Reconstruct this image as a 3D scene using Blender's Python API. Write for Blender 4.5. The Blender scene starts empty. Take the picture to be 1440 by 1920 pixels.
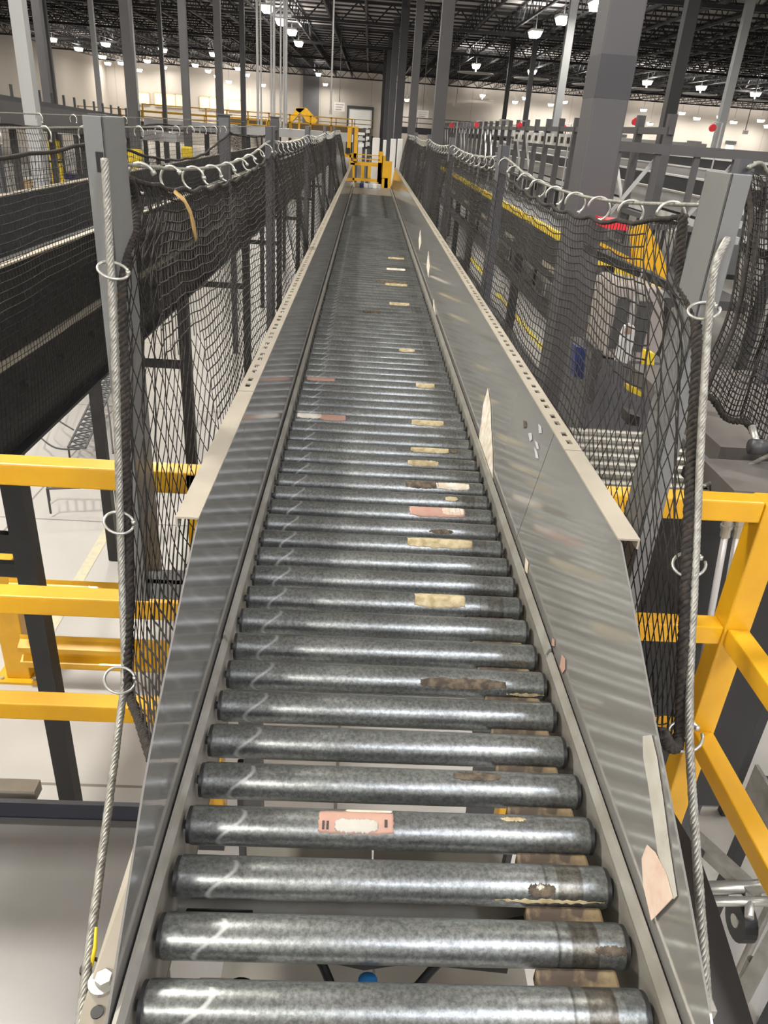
import bpy, math, random
import numpy as np
from mathutils import Vector, Matrix
random.seed(7)
R = random.Random(11)
scene = bpy.context.scene
col = scene.collection

# ------------------------------------------------------------------ camera
# Everything below is laid out in metres from the eye point; at the end the
# whole place is lifted so that the concrete floor lies at z = 0.
FLOOR = -4.0
F_PX = 1400.0
def _cam_axes(vpx, vpy, roll_deg):
    dy = Vector(((vpx-720)/F_PX, (960-vpy)/F_PX, -1)).normalized()
    r = math.radians(roll_deg)
    u = Vector((-math.sin(r), -math.cos(r), 0)); v = Vector((0, 0, -1))
    d = (u + v*(-(u.dot(dy))/v.dot(dy))).normalized()
    up = -d; dx = dy.cross(up)
    return Matrix((dx, dy, up))
CM = _cam_axes(693, 236, 4.2)
cam_data = bpy.data.cameras.new('camera')
cam_data.sensor_fit = 'VERTICAL'; cam_data.sensor_height = 24.0
cam_data.lens = 24.0*F_PX/1920.0
cam_data.clip_start = 0.05; cam_data.clip_end = 500
cam = bpy.data.objects.new('camera', cam_data); col.objects.link(cam)
cam.matrix_world = CM.to_4x4()
scene.camera = cam
def at(px, py, X=None, Y=None, Z=None):
    """point of the place seen at a photo pixel, on a plane X=, Y= or Z="""
    r = CM @ Vector(((px-720)/F_PX, (960-py)/F_PX, -1))
    k = X/r.x if X is not None else (Y/r.y if Y is not None else Z/r.z)
    return r*k

# ------------------------------------------------------------------ world, exposure
w = bpy.data.worlds.new('world'); scene.world = w; w.use_nodes = True
w.node_tree.nodes['Background'].inputs[0].default_value = (.75, .8, .9, 1)
w.node_tree.nodes['Background'].inputs[1].default_value = .3
scene.view_settings.view_transform = 'Standard'
scene.view_settings.look = 'None'
scene.view_settings.gamma = 1
scene.view_settings.use_curve_mapping = False
scene.view_settings.exposure = 0.22
LAMP_W = 330

# ------------------------------------------------------------------ materials
def mat(name, c, rough=.5, metal=0., noise=None, bump=None, c2=None, spec=None, coat=0.):
    m = bpy.data.materials.new(name); m.use_nodes = True
    nt = m.node_tree; b = nt.nodes['Principled BSDF']
    b.inputs['Base Color'].default_value = (*c, 1)
    b.inputs['Roughness'].default_value = rough
    b.inputs['Metallic'].default_value = metal
    if coat: b.inputs['Coat Weight'].default_value = coat
    if spec is not None: b.inputs['Specular IOR Level'].default_value = spec
    if noise or bump:
        tc = nt.nodes.new('ShaderNodeTexCoord'); mp = nt.nodes.new('ShaderNodeMapping')
        nt.links.new(tc.outputs['Object'], mp.inputs[0])
        n = nt.nodes.new('ShaderNodeTexNoise'); n.inputs['Detail'].default_value = 6
        nt.links.new(mp.outputs[0], n.inputs['Vector'])
    if noise:
        sc_, lo, hi = noise[:3]
        n.inputs['Scale'].default_value = sc_
        if len(noise) > 3: mp.inputs['Scale'].default_value = noise[3]
        cr = nt.nodes.new('ShaderNodeValToRGB')
        cr.color_ramp.elements[0].position = lo; cr.color_ramp.elements[1].position = hi
        cr.color_ramp.elements[0].color = (*(c2 or tuple(x*.6 for x in c)), 1)
        cr.color_ramp.elements[1].color = (*c, 1)
        nt.links.new(n.outputs['Fac'], cr.inputs[0]); nt.links.new(cr.outputs[0], b.inputs['Base Color'])
    if bump:
        bp = nt.nodes.new('ShaderNodeBump'); bp.inputs['Strength'].default_value = bump
        bp.inputs['Distance'].default_value = .002
        nt.links.new(n.outputs['Fac'], bp.inputs['Height']); nt.links.new(bp.outputs[0], b.inputs['Normal'])
    return m
def emit(name, c, s):
    m = bpy.data.materials.new(name); m.use_nodes = True
    b = m.node_tree.nodes['Principled BSDF']
    b.inputs['Base Color'].default_value = (*c, 1)
    b.inputs['Emission Color'].default_value = (*c, 1); b.inputs['Emission Strength'].default_value = s
    return m
M = {}
M['tan'] = mat('tan_painted_steel', (.40, .36, .29), .45, .0, (9, .35, .7), c2=(.33, .295, .235))
M['guard'] = mat('grey_glossy_steel', (.27, .265, .25), .10, .42, (3, .3, .7, (1, .3, 3)), c2=(.25, .245, .235))
M['frame'] = mat('grey_frame_paint', (.34, .33, .30), .38, .3, (14, .35, .65), c2=(.25, .235, .20))
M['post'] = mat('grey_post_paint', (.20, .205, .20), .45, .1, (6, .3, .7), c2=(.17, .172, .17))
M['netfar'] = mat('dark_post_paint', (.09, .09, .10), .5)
M['net'] = mat('black_net_cord', (.034, .030, .027), .8, noise=(60, .4, .6), c2=(.016, .014, .012), spec=.3)
M['netrope'] = mat('brown_black_border_rope', (.036, .027, .020), .9, noise=(120, .4, .62), c2=(.012, .011, .010), bump=.6)
M['wire'] = mat('galvanised_wire_rope', (.35, .34, .30), .45, .4, (90, .35, .6), c2=(.20, .195, .175))
M['ring'] = mat('zinc_hook', (.52, .52, .48), .34, .7)
M['yellow'] = mat('yellow_paint', (.74, .40, .010), .38, .0, (5, .3, .7), c2=(.60, .31, .007), coat=.2)
M['yellow2'] = mat('bright_yellow_plastic', (.85, .62, .02), .5)
M['black'] = mat('black_plastic', (.012, .012, .013), .45)
M['blacksteel'] = mat('black_painted_steel', (.022, .022, .024), .4, .2, (8, .3, .7), c2=(.014, .014, .015))
M['dark'] = mat('dark_grey_steel', (.055, .056, .06), .45, .2)
M['deck'] = mat('dark_deck_plate', (.13, .125, .12), .33, .25, (2.2, .3, .7), c2=(.085, .083, .08))
M['pad'] = mat('worn_brown_pad', (.21, .155, .085), .7, 0, (38, .44, .58), c2=(.06, .043, .03))
M['column'] = mat('grey_column_paint', (.10, .098, .106), .5, .05, (1.2, .3, .7), c2=(.085, .083, .088))
M['columnlight'] = mat('light_grey_column_paint', (.36, .37, .38), .5, .05)
M['joist'] = mat('dark_joist_steel', (.035, .035, .04), .5, .2)
M['conduit'] = mat('pale_conduit', (.55, .55, .56), .35, .3)
M['paper'] = mat('cream_label_paper', (.46, .39, .24), .65, noise=(60, .35, .6), c2=(.28, .22, .11))
M['paperw'] = mat('white_label_paper', (.72, .69, .62), .6, noise=(35, .35, .62), c2=(.55, .47, .36))
M['paperp'] = mat('pink_label_paper', (.40, .25, .19), .6, noise=(50, .3, .6), c2=(.40, .22, .17))
M['residue'] = mat('brown_glue_residue', (.13, .10, .065), .8, noise=(90, .4, .6), c2=(.05, .038, .026))
M['tornpink'] = mat('pale_torn_paper', (.62, .49, .40), .6, noise=(40, .35, .6), c2=(.55, .38, .30))
M['tapew'] = mat('off_white_tape', (.46, .445, .40), .5, noise=(30, .35, .65), c2=(.38, .36, .31))
M['ink'] = mat('dark_print', (.04, .035, .03), .7)
M['white'] = mat('white_paint', (.78, .78, .76), .45)
M['whitesteel'] = mat('white_glossy_steel', (.62, .62, .64), .28, .3)
M['red'] = mat('red_plastic', (.75, .03, .05), .4)
M['blue'] = mat('blue_plastic', (.02, .16, .42), .35)
M['navy'] = mat('navy_paint', (.015, .03, .14), .4)
M['kraft'] = mat('kraft_cardboard', (.42, .30, .17), .8)
M['tape'] = mat('amber_tape', (.62, .40, .13), .35)
M['lampw'] = emit('lamp_diffuser', (1, .97, .90), 16)
M['warmwin'] = emit('warm_lit_glazing', (1, .70, .25), 1.6)
M['belt'] = mat('black_conveyor_belt', (.03, .03, .032), .55)

def steel_roller():
    m = bpy.data.materials.new('galvanised_roller'); m.use_nodes = True
    nt = m.node_tree; b = nt.nodes['Principled BSDF']; N = nt.nodes.new; L = nt.links.new
    tc = N('ShaderNodeTexCoord'); oi = N('ShaderNodeObjectInfo')
    add = N('ShaderNodeVectorMath'); add.operation = 'ADD'
    mul = N('ShaderNodeMath'); mul.operation = 'MULTIPLY'; mul.inputs[1].default_value = 37.
    L(oi.outputs['Random'], mul.inputs[0]); L(tc.outputs['Object'], add.inputs[0]); L(mul.outputs[0], add.inputs[1])
    n1 = N('ShaderNodeTexNoise'); n1.inputs['Scale'].default_value = 190; n1.inputs['Detail'].default_value = 5
    n1.inputs['Roughness'].default_value = .7
    L(add.outputs[0], n1.inputs['Vector'])
    n2 = N('ShaderNodeTexNoise'); n2.inputs['Scale'].default_value = 9; n2.inputs['Detail'].default_value = 3
    L(add.outputs[0], n2.inputs['Vector'])
    cr = N('ShaderNodeValToRGB'); cr.color_ramp.elements[0].position = .36; cr.color_ramp.elements[1].position = .66
    cr.color_ramp.elements[0].color = (.16, .17, .168, 1); cr.color_ramp.elements[1].color = (.34, .36, .35, 1)
    L(n1.outputs['Fac'], cr.inputs[0])
    mx = N('ShaderNodeMixRGB'); mx.blend_type = 'MULTIPLY'; mx.inputs[0].default_value = .55
    cr2 = N('ShaderNodeValToRGB'); cr2.color_ramp.elements[0].position = .38; cr2.color_ramp.elements[1].position = .6
    cr2.color_ramp.elements[0].color = (.55, .55, .56, 1)
    L(n2.outputs['Fac'], cr2.inputs[0]); L(cr.outputs[0], mx.inputs[1]); L(cr2.outputs[0], mx.inputs[2])
    # wear rings round the driven end
    sx = N('ShaderNodeSeparateXYZ'); L(tc.outputs['Object'], sx.inputs[0])
    band = N('ShaderNodeValToRGB'); mr = N('ShaderNodeMapRange')
    mr.inputs[1].default_value = .15; mr.inputs[2].default_value = .262
    L(sx.outputs['X'], mr.inputs[0]); L(mr.outputs[0], band.inputs[0])
    e = band.color_ramp; e.elements[0].position = 0; e.elements[0].color = (1, 1, 1, 1)
    e.elements[1].position = 1; e.elements[1].color = (1, 1, 1, 1)
    for p, c in ((.28, (1, 1, 1)), (.30, (.28, .25, .22)), (.33, (.9, .88, .84)), (.42, (.95, .93, .88)), (.44, (.42, .36, .30)),
                 (.62, (.62, .54, .46)), (.70, (.36, .30, .25)), (.72, (1, 1, 1)), (.80, (.85, .87, .86))):
        el = e.elements.new(p); el.color = (*c, 1)
    rr = N('ShaderNodeMath'); rr.operation = 'MULTIPLY'; rr.inputs[1].default_value = .9
    sc2 = N('ShaderNodeSeparateColor'); L(oi.outputs['Color'], sc2.inputs[0]); L(sc2.outputs[0], rr.inputs[0])
    mx2 = N('ShaderNodeMixRGB'); mx2.blend_type = 'MULTIPLY'
    L(rr.outputs[0], mx2.inputs[0]); L(mx.outputs[0], mx2.inputs[1]); L(band.outputs[0], mx2.inputs[2])
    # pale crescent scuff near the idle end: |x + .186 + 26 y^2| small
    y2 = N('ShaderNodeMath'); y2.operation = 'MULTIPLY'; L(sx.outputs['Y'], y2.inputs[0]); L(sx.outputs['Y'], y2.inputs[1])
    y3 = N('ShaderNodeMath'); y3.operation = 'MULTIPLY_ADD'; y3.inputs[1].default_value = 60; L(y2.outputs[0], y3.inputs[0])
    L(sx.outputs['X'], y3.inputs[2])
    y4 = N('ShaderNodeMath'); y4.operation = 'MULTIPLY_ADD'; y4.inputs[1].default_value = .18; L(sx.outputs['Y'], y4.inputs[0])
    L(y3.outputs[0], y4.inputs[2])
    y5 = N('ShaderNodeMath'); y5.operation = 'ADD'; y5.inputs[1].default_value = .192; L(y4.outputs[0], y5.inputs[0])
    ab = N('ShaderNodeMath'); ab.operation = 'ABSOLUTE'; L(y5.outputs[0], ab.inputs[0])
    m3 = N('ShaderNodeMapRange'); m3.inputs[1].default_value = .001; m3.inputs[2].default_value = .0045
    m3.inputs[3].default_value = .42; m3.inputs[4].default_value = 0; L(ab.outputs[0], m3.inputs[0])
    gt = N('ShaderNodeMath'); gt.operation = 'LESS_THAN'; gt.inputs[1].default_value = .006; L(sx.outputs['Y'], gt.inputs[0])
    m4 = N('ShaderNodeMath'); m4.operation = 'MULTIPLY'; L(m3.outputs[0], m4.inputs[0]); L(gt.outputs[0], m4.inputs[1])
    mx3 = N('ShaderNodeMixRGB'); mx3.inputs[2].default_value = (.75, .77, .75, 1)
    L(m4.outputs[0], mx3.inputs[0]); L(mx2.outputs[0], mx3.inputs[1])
    L(mx3.outputs[0], b.inputs['Base Color'])
    b.inputs['Metallic'].default_value = .82
    rg = N('ShaderNodeMapRange'); rg.inputs[3].default_value = .30; rg.inputs[4].default_value = .42
    ra = N('ShaderNodeMath'); ra.operation = 'MULTIPLY_ADD'; ra.inputs[1].default_value = .5; L(m4.outputs[0], ra.inputs[0]); L(rg.outputs[0], ra.inputs[2])
    L(n1.outputs['Fac'], rg.inputs[0]); L(ra.outputs[0], b.inputs['Roughness'])
    return m
M['roller'] = steel_roller()

def concrete():
    m = mat('concrete', (.47, .455, .43), .42, 0, (.5, .3, .7), c2=(.38, .365, .35))
    nt = m.node_tree; b = nt.nodes['Principled BSDF']; N = nt.nodes.new; L = nt.links.new
    tc = N('ShaderNodeTexCoord'); br = N('ShaderNodeTexBrick'); br.offset = 0
    br.inputs['Scale'].default_value = 1; br.inputs['Brick Width'].default_value = 3.6; br.inputs['Row Height'].default_value = 3.6
    br.inputs['Mortar Size'].default_value = .012
    br.inputs['Color1'].default_value = br.inputs['Color2'].default_value = (1, 1, 1, 1); br.inputs['Mortar'].default_value = (.45, .43, .4, 1)
    mx = N('ShaderNodeMixRGB'); mx.blend_type = 'MULTIPLY'; mx.inputs[0].default_value = 1
    old = b.inputs['Base Color'].links[0].from_socket
    L(tc.outputs['Object'], br.inputs[0]); L(old, mx.inputs[1]); L(br.outputs[0], mx.inputs[2]); L(mx.outputs[0], b.inputs['Base Color'])
    return m
M['floor'] = concrete()
def wallmat():
    m = mat('cream_tilt_up_wall', (.43, .39, .345), .8, 0, (.08, .3, .7), c2=(.37, .335, .30))
    nt = m.node_tree; b = nt.nodes['Principled BSDF']; N = nt.nodes.new; L = nt.links.new
    tc = N('ShaderNodeTexCoord'); br = N('ShaderNodeTexWave'); br.wave_profile = 'SAW'
    br.inputs['Scale'].default_value = .045
    cr = N('ShaderNodeValToRGB'); cr.color_ramp.elements[0].color = (.72, .70, .68, 1); cr.color_ramp.elements[1].position = .02
    mx = N('ShaderNodeMixRGB'); mx.blend_type = 'MULTIPLY'; mx.inputs[0].default_value = 1
    old = b.inputs['Base Color'].links[0].from_socket
    L(tc.outputs['Object'], br.inputs[0]); L(br.outputs[1], cr.inputs[0]); L(old, mx.inputs[1]); L(cr.outputs[0], mx.inputs[2]); L(mx.outputs[0], b.inputs['Base Color'])
    return m
M['wall'] = wallmat()
M['roofdeck'] = mat('pale_roof_deck', (.66, .63, .61), .6, 0, (.6, .3, .7, (1, 4, 1)), c2=(.50, .48, .47))

# ------------------------------------------------------------------ mesh helpers
class MB:
    def __init__(s): s.v = []; s.f = []; s.m = []; s.mi = 0
    def add(s, vs, fs):
        n = len(s.v); s.v += [tuple(v) for v in vs]; s.f += [tuple(i+n for i in f) for f in fs]; s.m += [s.mi]*len(fs); return s
    def box(s, x0, x1, y0, y1, z0, z1):
        if x0 > x1: x0, x1 = x1, x0
        if y0 > y1: y0, y1 = y1, y0
        if z0 > z1: z0, z1 = z1, z0
        return s.add([(x0,y0,z0),(x1,y0,z0),(x1,y1,z0),(x0,y1,z0),(x0,y0,z1),(x1,y0,z1),(x1,y1,z1),(x0,y1,z1)],
                     [(0,3,2,1),(4,5,6,7),(0,1,5,4),(1,2,6,5),(2,3,7,6),(3,0,4,7)])
    def bar(s, p, q, w, h=None, up=(0,0,1)):
        """rectangular bar from p to q"""
        h = h or w; p = Vector(p); q = Vector(q); d = (q-p).normalized(); up = Vector(up)
        if abs(d.dot(up)) > .98: up = Vector((0, 1, 0))
        a = d.cross(up).normalized()*(w/2); b = a.cross(d).normalized()*(h/2)
        vs = [p-a-b, p+a-b, p+a+b, p-a+b, q-a-b, q+a-b, q+a+b, q-a+b]
        return s.add(vs, [(0,1,2,3),(7,6,5,4),(0,4,5,1),(1,5,6,2),(2,6,7,3),(3,7,4,0)])
    def tube(s, pts, r, n=8, cap=True, closed=False):
        pts = [Vector(p) for p in pts]; K = len(pts); vs = []; nrm = None
        rr = r if isinstance(r, (list, tuple)) else [r]*K
        for i, p in enumerate(pts):
            if closed: d = pts[(i+1) % K]-pts[i-1]
            else: d = pts[min(i+1, K-1)]-pts[max(i-1, 0)]
            d.normalize()
            if nrm is None:
                a = Vector((0, 0, 1)) if abs(d.z) < .9 else Vector((1, 0, 0))
                nrm = d.cross(a).normalized()
            else:
                nrm = (nrm-d*nrm.dot(d)).normalized()
            b = d.cross(nrm)
            for k in range(n):
                t = 2*math.pi*k/n; vs.append(p+(nrm*math.cos(t)+b*math.sin(t))*rr[i])
        fs = []
        for i in range(K if closed else K-1):
            j = (i+1) % K
            for k in range(n): fs.append((i*n+k, i*n+(k+1) % n, j*n+(k+1) % n, j*n+k))
        if cap and not closed:
            fs.append(tuple(range(n-1, -1, -1))); fs.append(tuple((K-1)*n+k for k in range(n)))
        return s.add(vs, fs)
    def cyl(s, p, q, r, n=16, cap=True): return s.tube([p, q], r, n, cap)
    def rope(s, pts, r, strands=5, pitch=.03, n=5, step=.004):
        """laid rope: helical strands round a path"""
        pts = [Vector(p) for p in pts]; path = resample(pts, step); L = 0; fr = []; nrm = None
        for i, p in enumerate(path):
            d = (path[min(i+1, len(path)-1)]-path[max(i-1, 0)]).normalized()
            if nrm is None: nrm = d.orthogonal().normalized()
            else: nrm = (nrm-d*nrm.dot(d)).normalized()
            fr.append((p, nrm.copy(), d.cross(nrm)))
        for k in range(strands):
            q = []
            for i, (p, a, b) in enumerate(fr):
                t = 2*math.pi*(k/strands + i*step/pitch)
                q.append(p+(a*math.cos(t)+b*math.sin(t))*r*.55)
            s.tube(q, r*.52, n)
        return s
    def prism(s, poly, axis, a, b):
        """extrude a 2-D polygon along axis 'X' (poly is y,z), 'Y' (x,z) or 'Z' (x,y)"""
        def mk(u, v, t): return {'X': (t, u, v), 'Y': (u, t, v), 'Z': (u, v, t)}[axis]
        n = len(poly); vs = [mk(u, v, a) for u, v in poly]+[mk(u, v, b) for u, v in poly]
        return s.add(vs, [tuple(range(n)), tuple(range(2*n-1, n-1, -1))]+[(i, n+i, n+(i+1) % n, (i+1) % n) for i in range(n)])
    def build(s, name, m, parent=None, smooth=False, bevel=0, loc=None):
        me = bpy.data.meshes.new(name); me.from_pydata([tuple(v) for v in s.v], [], s.f)
        for mm in (m if isinstance(m, (list, tuple)) else [m]): me.materials.append(mm)
        if any(s.m): me.polygons.foreach_set('material_index', s.m)
        if smooth: me.polygons.foreach_set('use_smooth', [True]*len(s.f))
        import bmesh
        if len(s.f) < 20000:
            bm = bmesh.new(); bm.from_mesh(me); bmesh.ops.recalc_face_normals(bm, faces=bm.faces); bm.to_mesh(me); bm.free()
        me.update()
        o = bpy.data.objects.new(name, me); col.objects.link(o)
        if parent: o.parent = parent
        if loc is not None: o.location = loc
        if bevel:
            md = o.modifiers.new('bevel', 'BEVEL'); md.width = bevel; md.segments = 2; md.limit_method = 'ANGLE'
            md.harden_normals = False
        return o
def resample(pts, step):
    pts = cr_path(pts, 12) if len(pts) > 2 else pts
    out = [pts[0]]; acc = 0
    for a, b in zip(pts, pts[1:]):
        L = (b-a).length
        if L < 1e-9: continue
        t = step-acc
        while t <= L: out.append(a+(b-a)*(t/L)); t += step
        acc = (acc+L) % step
    return out
def cr_path(P, n=8):
    """Catmull-Rom through points"""
    P = [Vector(p) for p in P]; out = []
    for i in range(len(P)-1):
        a, b, c, d = P[max(i-1, 0)], P[i], P[i+1], P[min(i+2, len(P)-1)]
        for k in range(n):
            t = k/n
            out.append(.5*((2*b)+(c-a)*t+(2*a-5*b+4*c-d)*t*t+(3*b-a-3*c+d)*t**3))
    out.append(P[-1]); return out
def tag(o, label, cat, group=None, kind=None):
    o['label'] = label; o['category'] = cat
    if group: o['group'] = group
    if kind: o['kind'] = kind
    return o
def thing(name, label, cat, loc=(0, 0, 0), group=None, rz=0):
    o = bpy.data.objects.new(name, None); col.objects.link(o); o.location = loc; o.rotation_euler.z = rz
    o.empty_display_size = .1
    return tag(o, label, cat, group)
def struct(o): o['kind'] = 'structure'; return o
def copy_tree(o, parent=None):
    c = o.copy(); col.objects.link(c); c.parent = parent
    for ch in list(o.children): copy_tree(ch, c)
    return c

# ================================================================== THE SETTING
WX0, WX1, WY0, WY1, ROOF = -36, 66, -26, 118, 6.5
struct(MB().box(WX0, WX1, WY0, WY1, FLOOR-.2, FLOOR).build('floor', M['floor']))
struct(MB().box(WX0-.3, WX1+.3, WY1, WY1+.3, FLOOR, ROOF).build('wall_far', M['wall']))
struct(MB().box(WX0-.3, WX0, WY0, WY1, FLOOR, ROOF).build('wall_left', M['wall']))
struct(MB().box(WX1, WX1+.3, WY0, WY1, FLOOR, ROOF).build('wall_right', M['wall']))
struct(MB().box(WX0-.3, WX1+.3, WY0-.3, WY0, FLOOR, ROOF).build('wall_back', M['wall']))
ceil = struct(MB().box(WX0-.3, WX1+.3, WY0, WY1+.3, ROOF, ROOF+.1).build('ceiling', M['roofdeck']))
# open-web joists run away from the eye, bridging angles run across
def truss(length, depth, pitch, ch, wb):
    m = MB(); n = int(length/pitch)
    for z in (0, depth): m.box(-ch/2, ch/2, 0, length, z-ch/2, z+ch/2)
    for i in range(n):
        a = i*pitch; m.bar((0, a, 0), (0, a+pitch/2, depth), wb); m.bar((0, a+pitch/2, depth), (0, a+pitch, 0), wb)
    return m
jst = truss(98, .85, 1.6, .11, .045)
jproto = jst.build('roof_joist', M['joist'], ceil, loc=(WX0+1.1, 20, ROOF-.95))
x = WX0+1.1+2.15
while x < WX1-1:
    o = jproto.copy(); o.location.x = x; col.objects.link(o); x += 2.15
g = MB()
for L0 in (WX0,):
    g = truss(WX1-WX0, 1.0, 2.0, .16, .08)
gd = g.build('roof_girder', M['joist'], ceil)
gd.rotation_euler.z = -math.pi/2; gd.location = (WX0, 22, ROOF-1.12)
for k in range(1, 7):
    o = gd.copy(); o.location.y = 22+15.2*k; col.objects.link(o)
y = 24; bp = None
while y < WY1-1:
    if bp is None: bp = MB().box(WX0, WX1, -.04, .04, -.05, .05).build('bridging_angle', M['joist'], ceil, loc=(0, y, ROOF-.12))
    else:
        o = bp.copy(); o.location.y = y; col.objects.link(o)
    y += 1.9
# dock glazing, doors and lit office windows on the far wall
n = 0
for (x0, x1, y0, y1) in ((256, 281, 172, 196), (289, 349, 173, 202), (374, 411, 180, 206), (428, 452, 186, 208)):
    a = at(x0, y0, Y=WY1-.1); b = at(x1, y1, Y=WY1-.1); n += 1
    wo = struct(MB().box(a.x, b.x, WY1-.12, WY1-.06, b.z, a.z).build(f'window_{n}', M['warmwin']))
    fr = MB()
    k = max(1, int((b.x-a.x)/1.2))
    for i in range(k+1):
        xx = a.x+(b.x-a.x)*i/k; fr.box(xx-.06, xx+.06, WY1-.2, WY1-.11, b.z, a.z)
    fr.box(a.x, b.x, WY1-.2, WY1-.11, a.z-.1, a.z+.1); fr.box(a.x, b.x, WY1-.2, WY1-.11, b.z-.1, b.z+.1)
    fr.build('window_frame', M['tan'], wo)
a = at(654, 203, Y=WY1-.1); b = at(696, 240, Y=WY1-.1)
dr = struct(MB().box(a.x, b.x, WY1-.16, WY1-.02, FLOOR, a.z).build('door_1', M['white']))
fr = MB().box(a.x-.25, b.x+.25, WY1-.3, WY1-.02, a.z, a.z+.35)
for xx in (a.x-.12, b.x+.12): fr.box(xx-.1, xx+.1, WY1-.3, WY1-.02, FLOOR, a.z)
fr.build('door_frame', M['dark'], dr)
for i, (x0, x1, y0) in enumerate(((1290, 1312, 268), (1362, 1377, 268), (1150, 1172, 255))):
    a = at(x0, y0, Y=WY1-.1); b = at(x1, y0, Y=WY1-.1)
    dd = struct(MB().box(a.x, b.x, WY1-.16, WY1-.02, FLOOR, a.z).build(f'door_{i+2}', M['white']))
    MB().box(a.x-.2, b.x+.2, WY1-.3, WY1-.16, a.z-.1, a.z+.3).build('door_frame', M['dark'], dd)
# dark-grey recess strip in the far wall
a = at(568, 200, Y=WY1-.1); b = at(598, 200, Y=WY1-.1)
struct(MB().box(a.x, b.x, WY1-.4, WY1, FLOOR, ROOF).build('trim_1', M['column']))

# ================================================================== ROOF LAMPS
def lamp_kit(reflector=False):
    """high-bay lamp: housing, glowing lens, hook rod, its own light, added upward fill"""
    t = thing('high_bay_lamp', '', 'lamp')
    MB().box(-.34, .34, -.55, .55, 0, .10).build('housing', M['white'], t)
    MB().prism([(-.20, -.26), (.20, -.26), (.30, -.001), (-.30, -.001)], 'Y', -.5, .5).build('lens', M['lampw'], t)
    MB().cyl((0, 0, 0), (0, 0, 1), .02, 6).build('hook_rod', M['dark'], t, loc=(0, 0, .1))
    if reflector:
        m = MB(); n = 24
        vs = [(1.55*math.cos(2*math.pi*k/n), 1.55*math.sin(2*math.pi*k/n), z) for z in (-.62, -.56) for k in range(n)]
        m.add(vs, [tuple(range(n)), tuple(range(n, 2*n))]+[(k, (k+1) % n, n+(k+1) % n, n+k) for k in range(n)])
        m.cyl((0, 0, -.56), (0, 0, -.02), .05, 8)
        m.build('reflector_disc', M['white'], t)
    ld = bpy.data.lights.new('lamp_light', 'AREA'); ld.shape = 'RECTANGLE'; ld.size = .7; ld.size_y = 1.1
    ld.energy = LAMP_W; ld.color = (1, .955, .87)
    lo = bpy.data.objects.new('lamp_light', ld); col.objects.link(lo); lo.parent = t; lo.location = (0, 0, -.30)
    ud = bpy.data.lights.new('up_fill', 'AREA'); ud.size = 1.2; ud.energy = 95; ud.color = (1, .95, .88)  # fill light added above the housing to brighten the roof deck
    uo = bpy.data.objects.new('up_fill', ud); col.objects.link(uo); uo.parent = t; uo.location = (0, 0, .14); uo.rotation_euler.x = math.pi
    return t
LZ = 5.2
def hang(o, p):
    p = Vector(p); p.x = max(WX0+1.2, p.x); p.z = min(p.z, LZ); o.location = p
    for c in o.children:
        if c.name.startswith('hook_rod'): c.scale.z = ROOF-p.z-.1
near_lamp = lamp_kit(); tag(near_lamp, 'white high-bay lamp in the rows close overhead under the dark joists', 'lamp', 'high-bay lamps in rows overhead')
first = True
for yy in (-18, -7, 4, 15, 27):
    for xx in (-24, -14, -4.2, 5.2, 15, 26, 38):
        o = near_lamp if first else copy_tree(near_lamp); first = False
        hang(o, (xx, yy, LZ))
bright = None; soft = None
for o in [q for q in col.objects if q.parent is None and q.name.startswith('high_bay_lamp')]:
    if o.location.y < 0:
        for c in o.children:
            if c.name.startswith('lamp_light'):
                if soft is None: soft = c.data.copy(); soft.energy = 220
                c.data = soft
for o in [q for q in col.objects if q.parent is None and q.name.startswith('high_bay_lamp')]:
    if -16 < o.location.x < -3 and -10 < o.location.y < 6:
        for c in o.children:
            if c.name.startswith('lamp_light'):
                if bright is None: bright = c.data.copy(); bright.energy = 700
                c.data = bright
    if 3 < o.location.x < 40 and 0 < o.location.y < 16:
        for c in o.children:
            if c.name.startswith('lamp_light'): c.data = c.data.copy(); c.data.energy = 160
cool = copy_tree(near_lamp)
for c in cool.children:
    if c.name.startswith('lamp_light'): c.data = c.data.copy(); c.data.color = (.80, .84, 1); c.data.energy = 230
tag(cool, 'cool white high-bay lamp overhead behind the eye, right of the conveyor line', 'lamp', 'cool lamps behind the eye')
hang(cool, (3.4, -3.2, LZ))
for q in ((1.2, -6.0),): o = copy_tree(cool); hang(o, (q[0], q[1], LZ))
LPX = [(500,12,'row'),(527,37,'row'),(547,57,'row'),(560,79,'row'),(597,138,'row'),(610,157,'row'),(615,166,'row'),(620,174,'row'),
 (97,72,'left'),(147,90,'left'),(198,81,'left'),(192,105,'left'),(227,117,'left'),(153,114,'left'),(145,124,'left'),(276,113,'left'),
 (305,92,'left'),(261,130,'left'),(307,125,'left'),(400,100,'left'),(366,121,'left'),(390,132,'left'),(446,127,'left'),(463,139,'left'),(407,142,'left'),(429,152,'left'),(493,158,'left'),
 (1122,5,'right'),(1057,33,'right'),(1004,60,'right'),(966,190,'right'),(985,183,'right'),(1033,195,'right'),(1059,190,'right'),
 (1207,205,'right'),(1279,211,'right'),(1307,221,'right'),(1351,218,'right'),(1376,228,'right'),(1427,225,'right'),(1219,231,'right'),(1042,215,'right'),(763,186,'right'),(1100,212,'right'),(1440,236,'right'),
 (998,133,'disc'),(1107,145,'disc'),(893,122,'disc'),(1214,153,'disc'),(1315,163,'disc'),(1417,175,'disc'),(905,178,'disc')]
LAB = {'row': ('bright high-bay lamp in the receding line of lamps left of the pale hanging conduits', 'lamps receding in one line'),
       'left': ('small bright high-bay lamp hanging over the left half of the hall', 'lamps over the left half of the hall'),
       'right': ('bright high-bay lamp hanging over the right half of the hall without a disc', 'lamps over the right half of the hall'),
       'disc': ('bright high-bay lamp with a broad pale disc beneath it over the right half', 'lamps with pale discs')}
protos = {}
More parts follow.
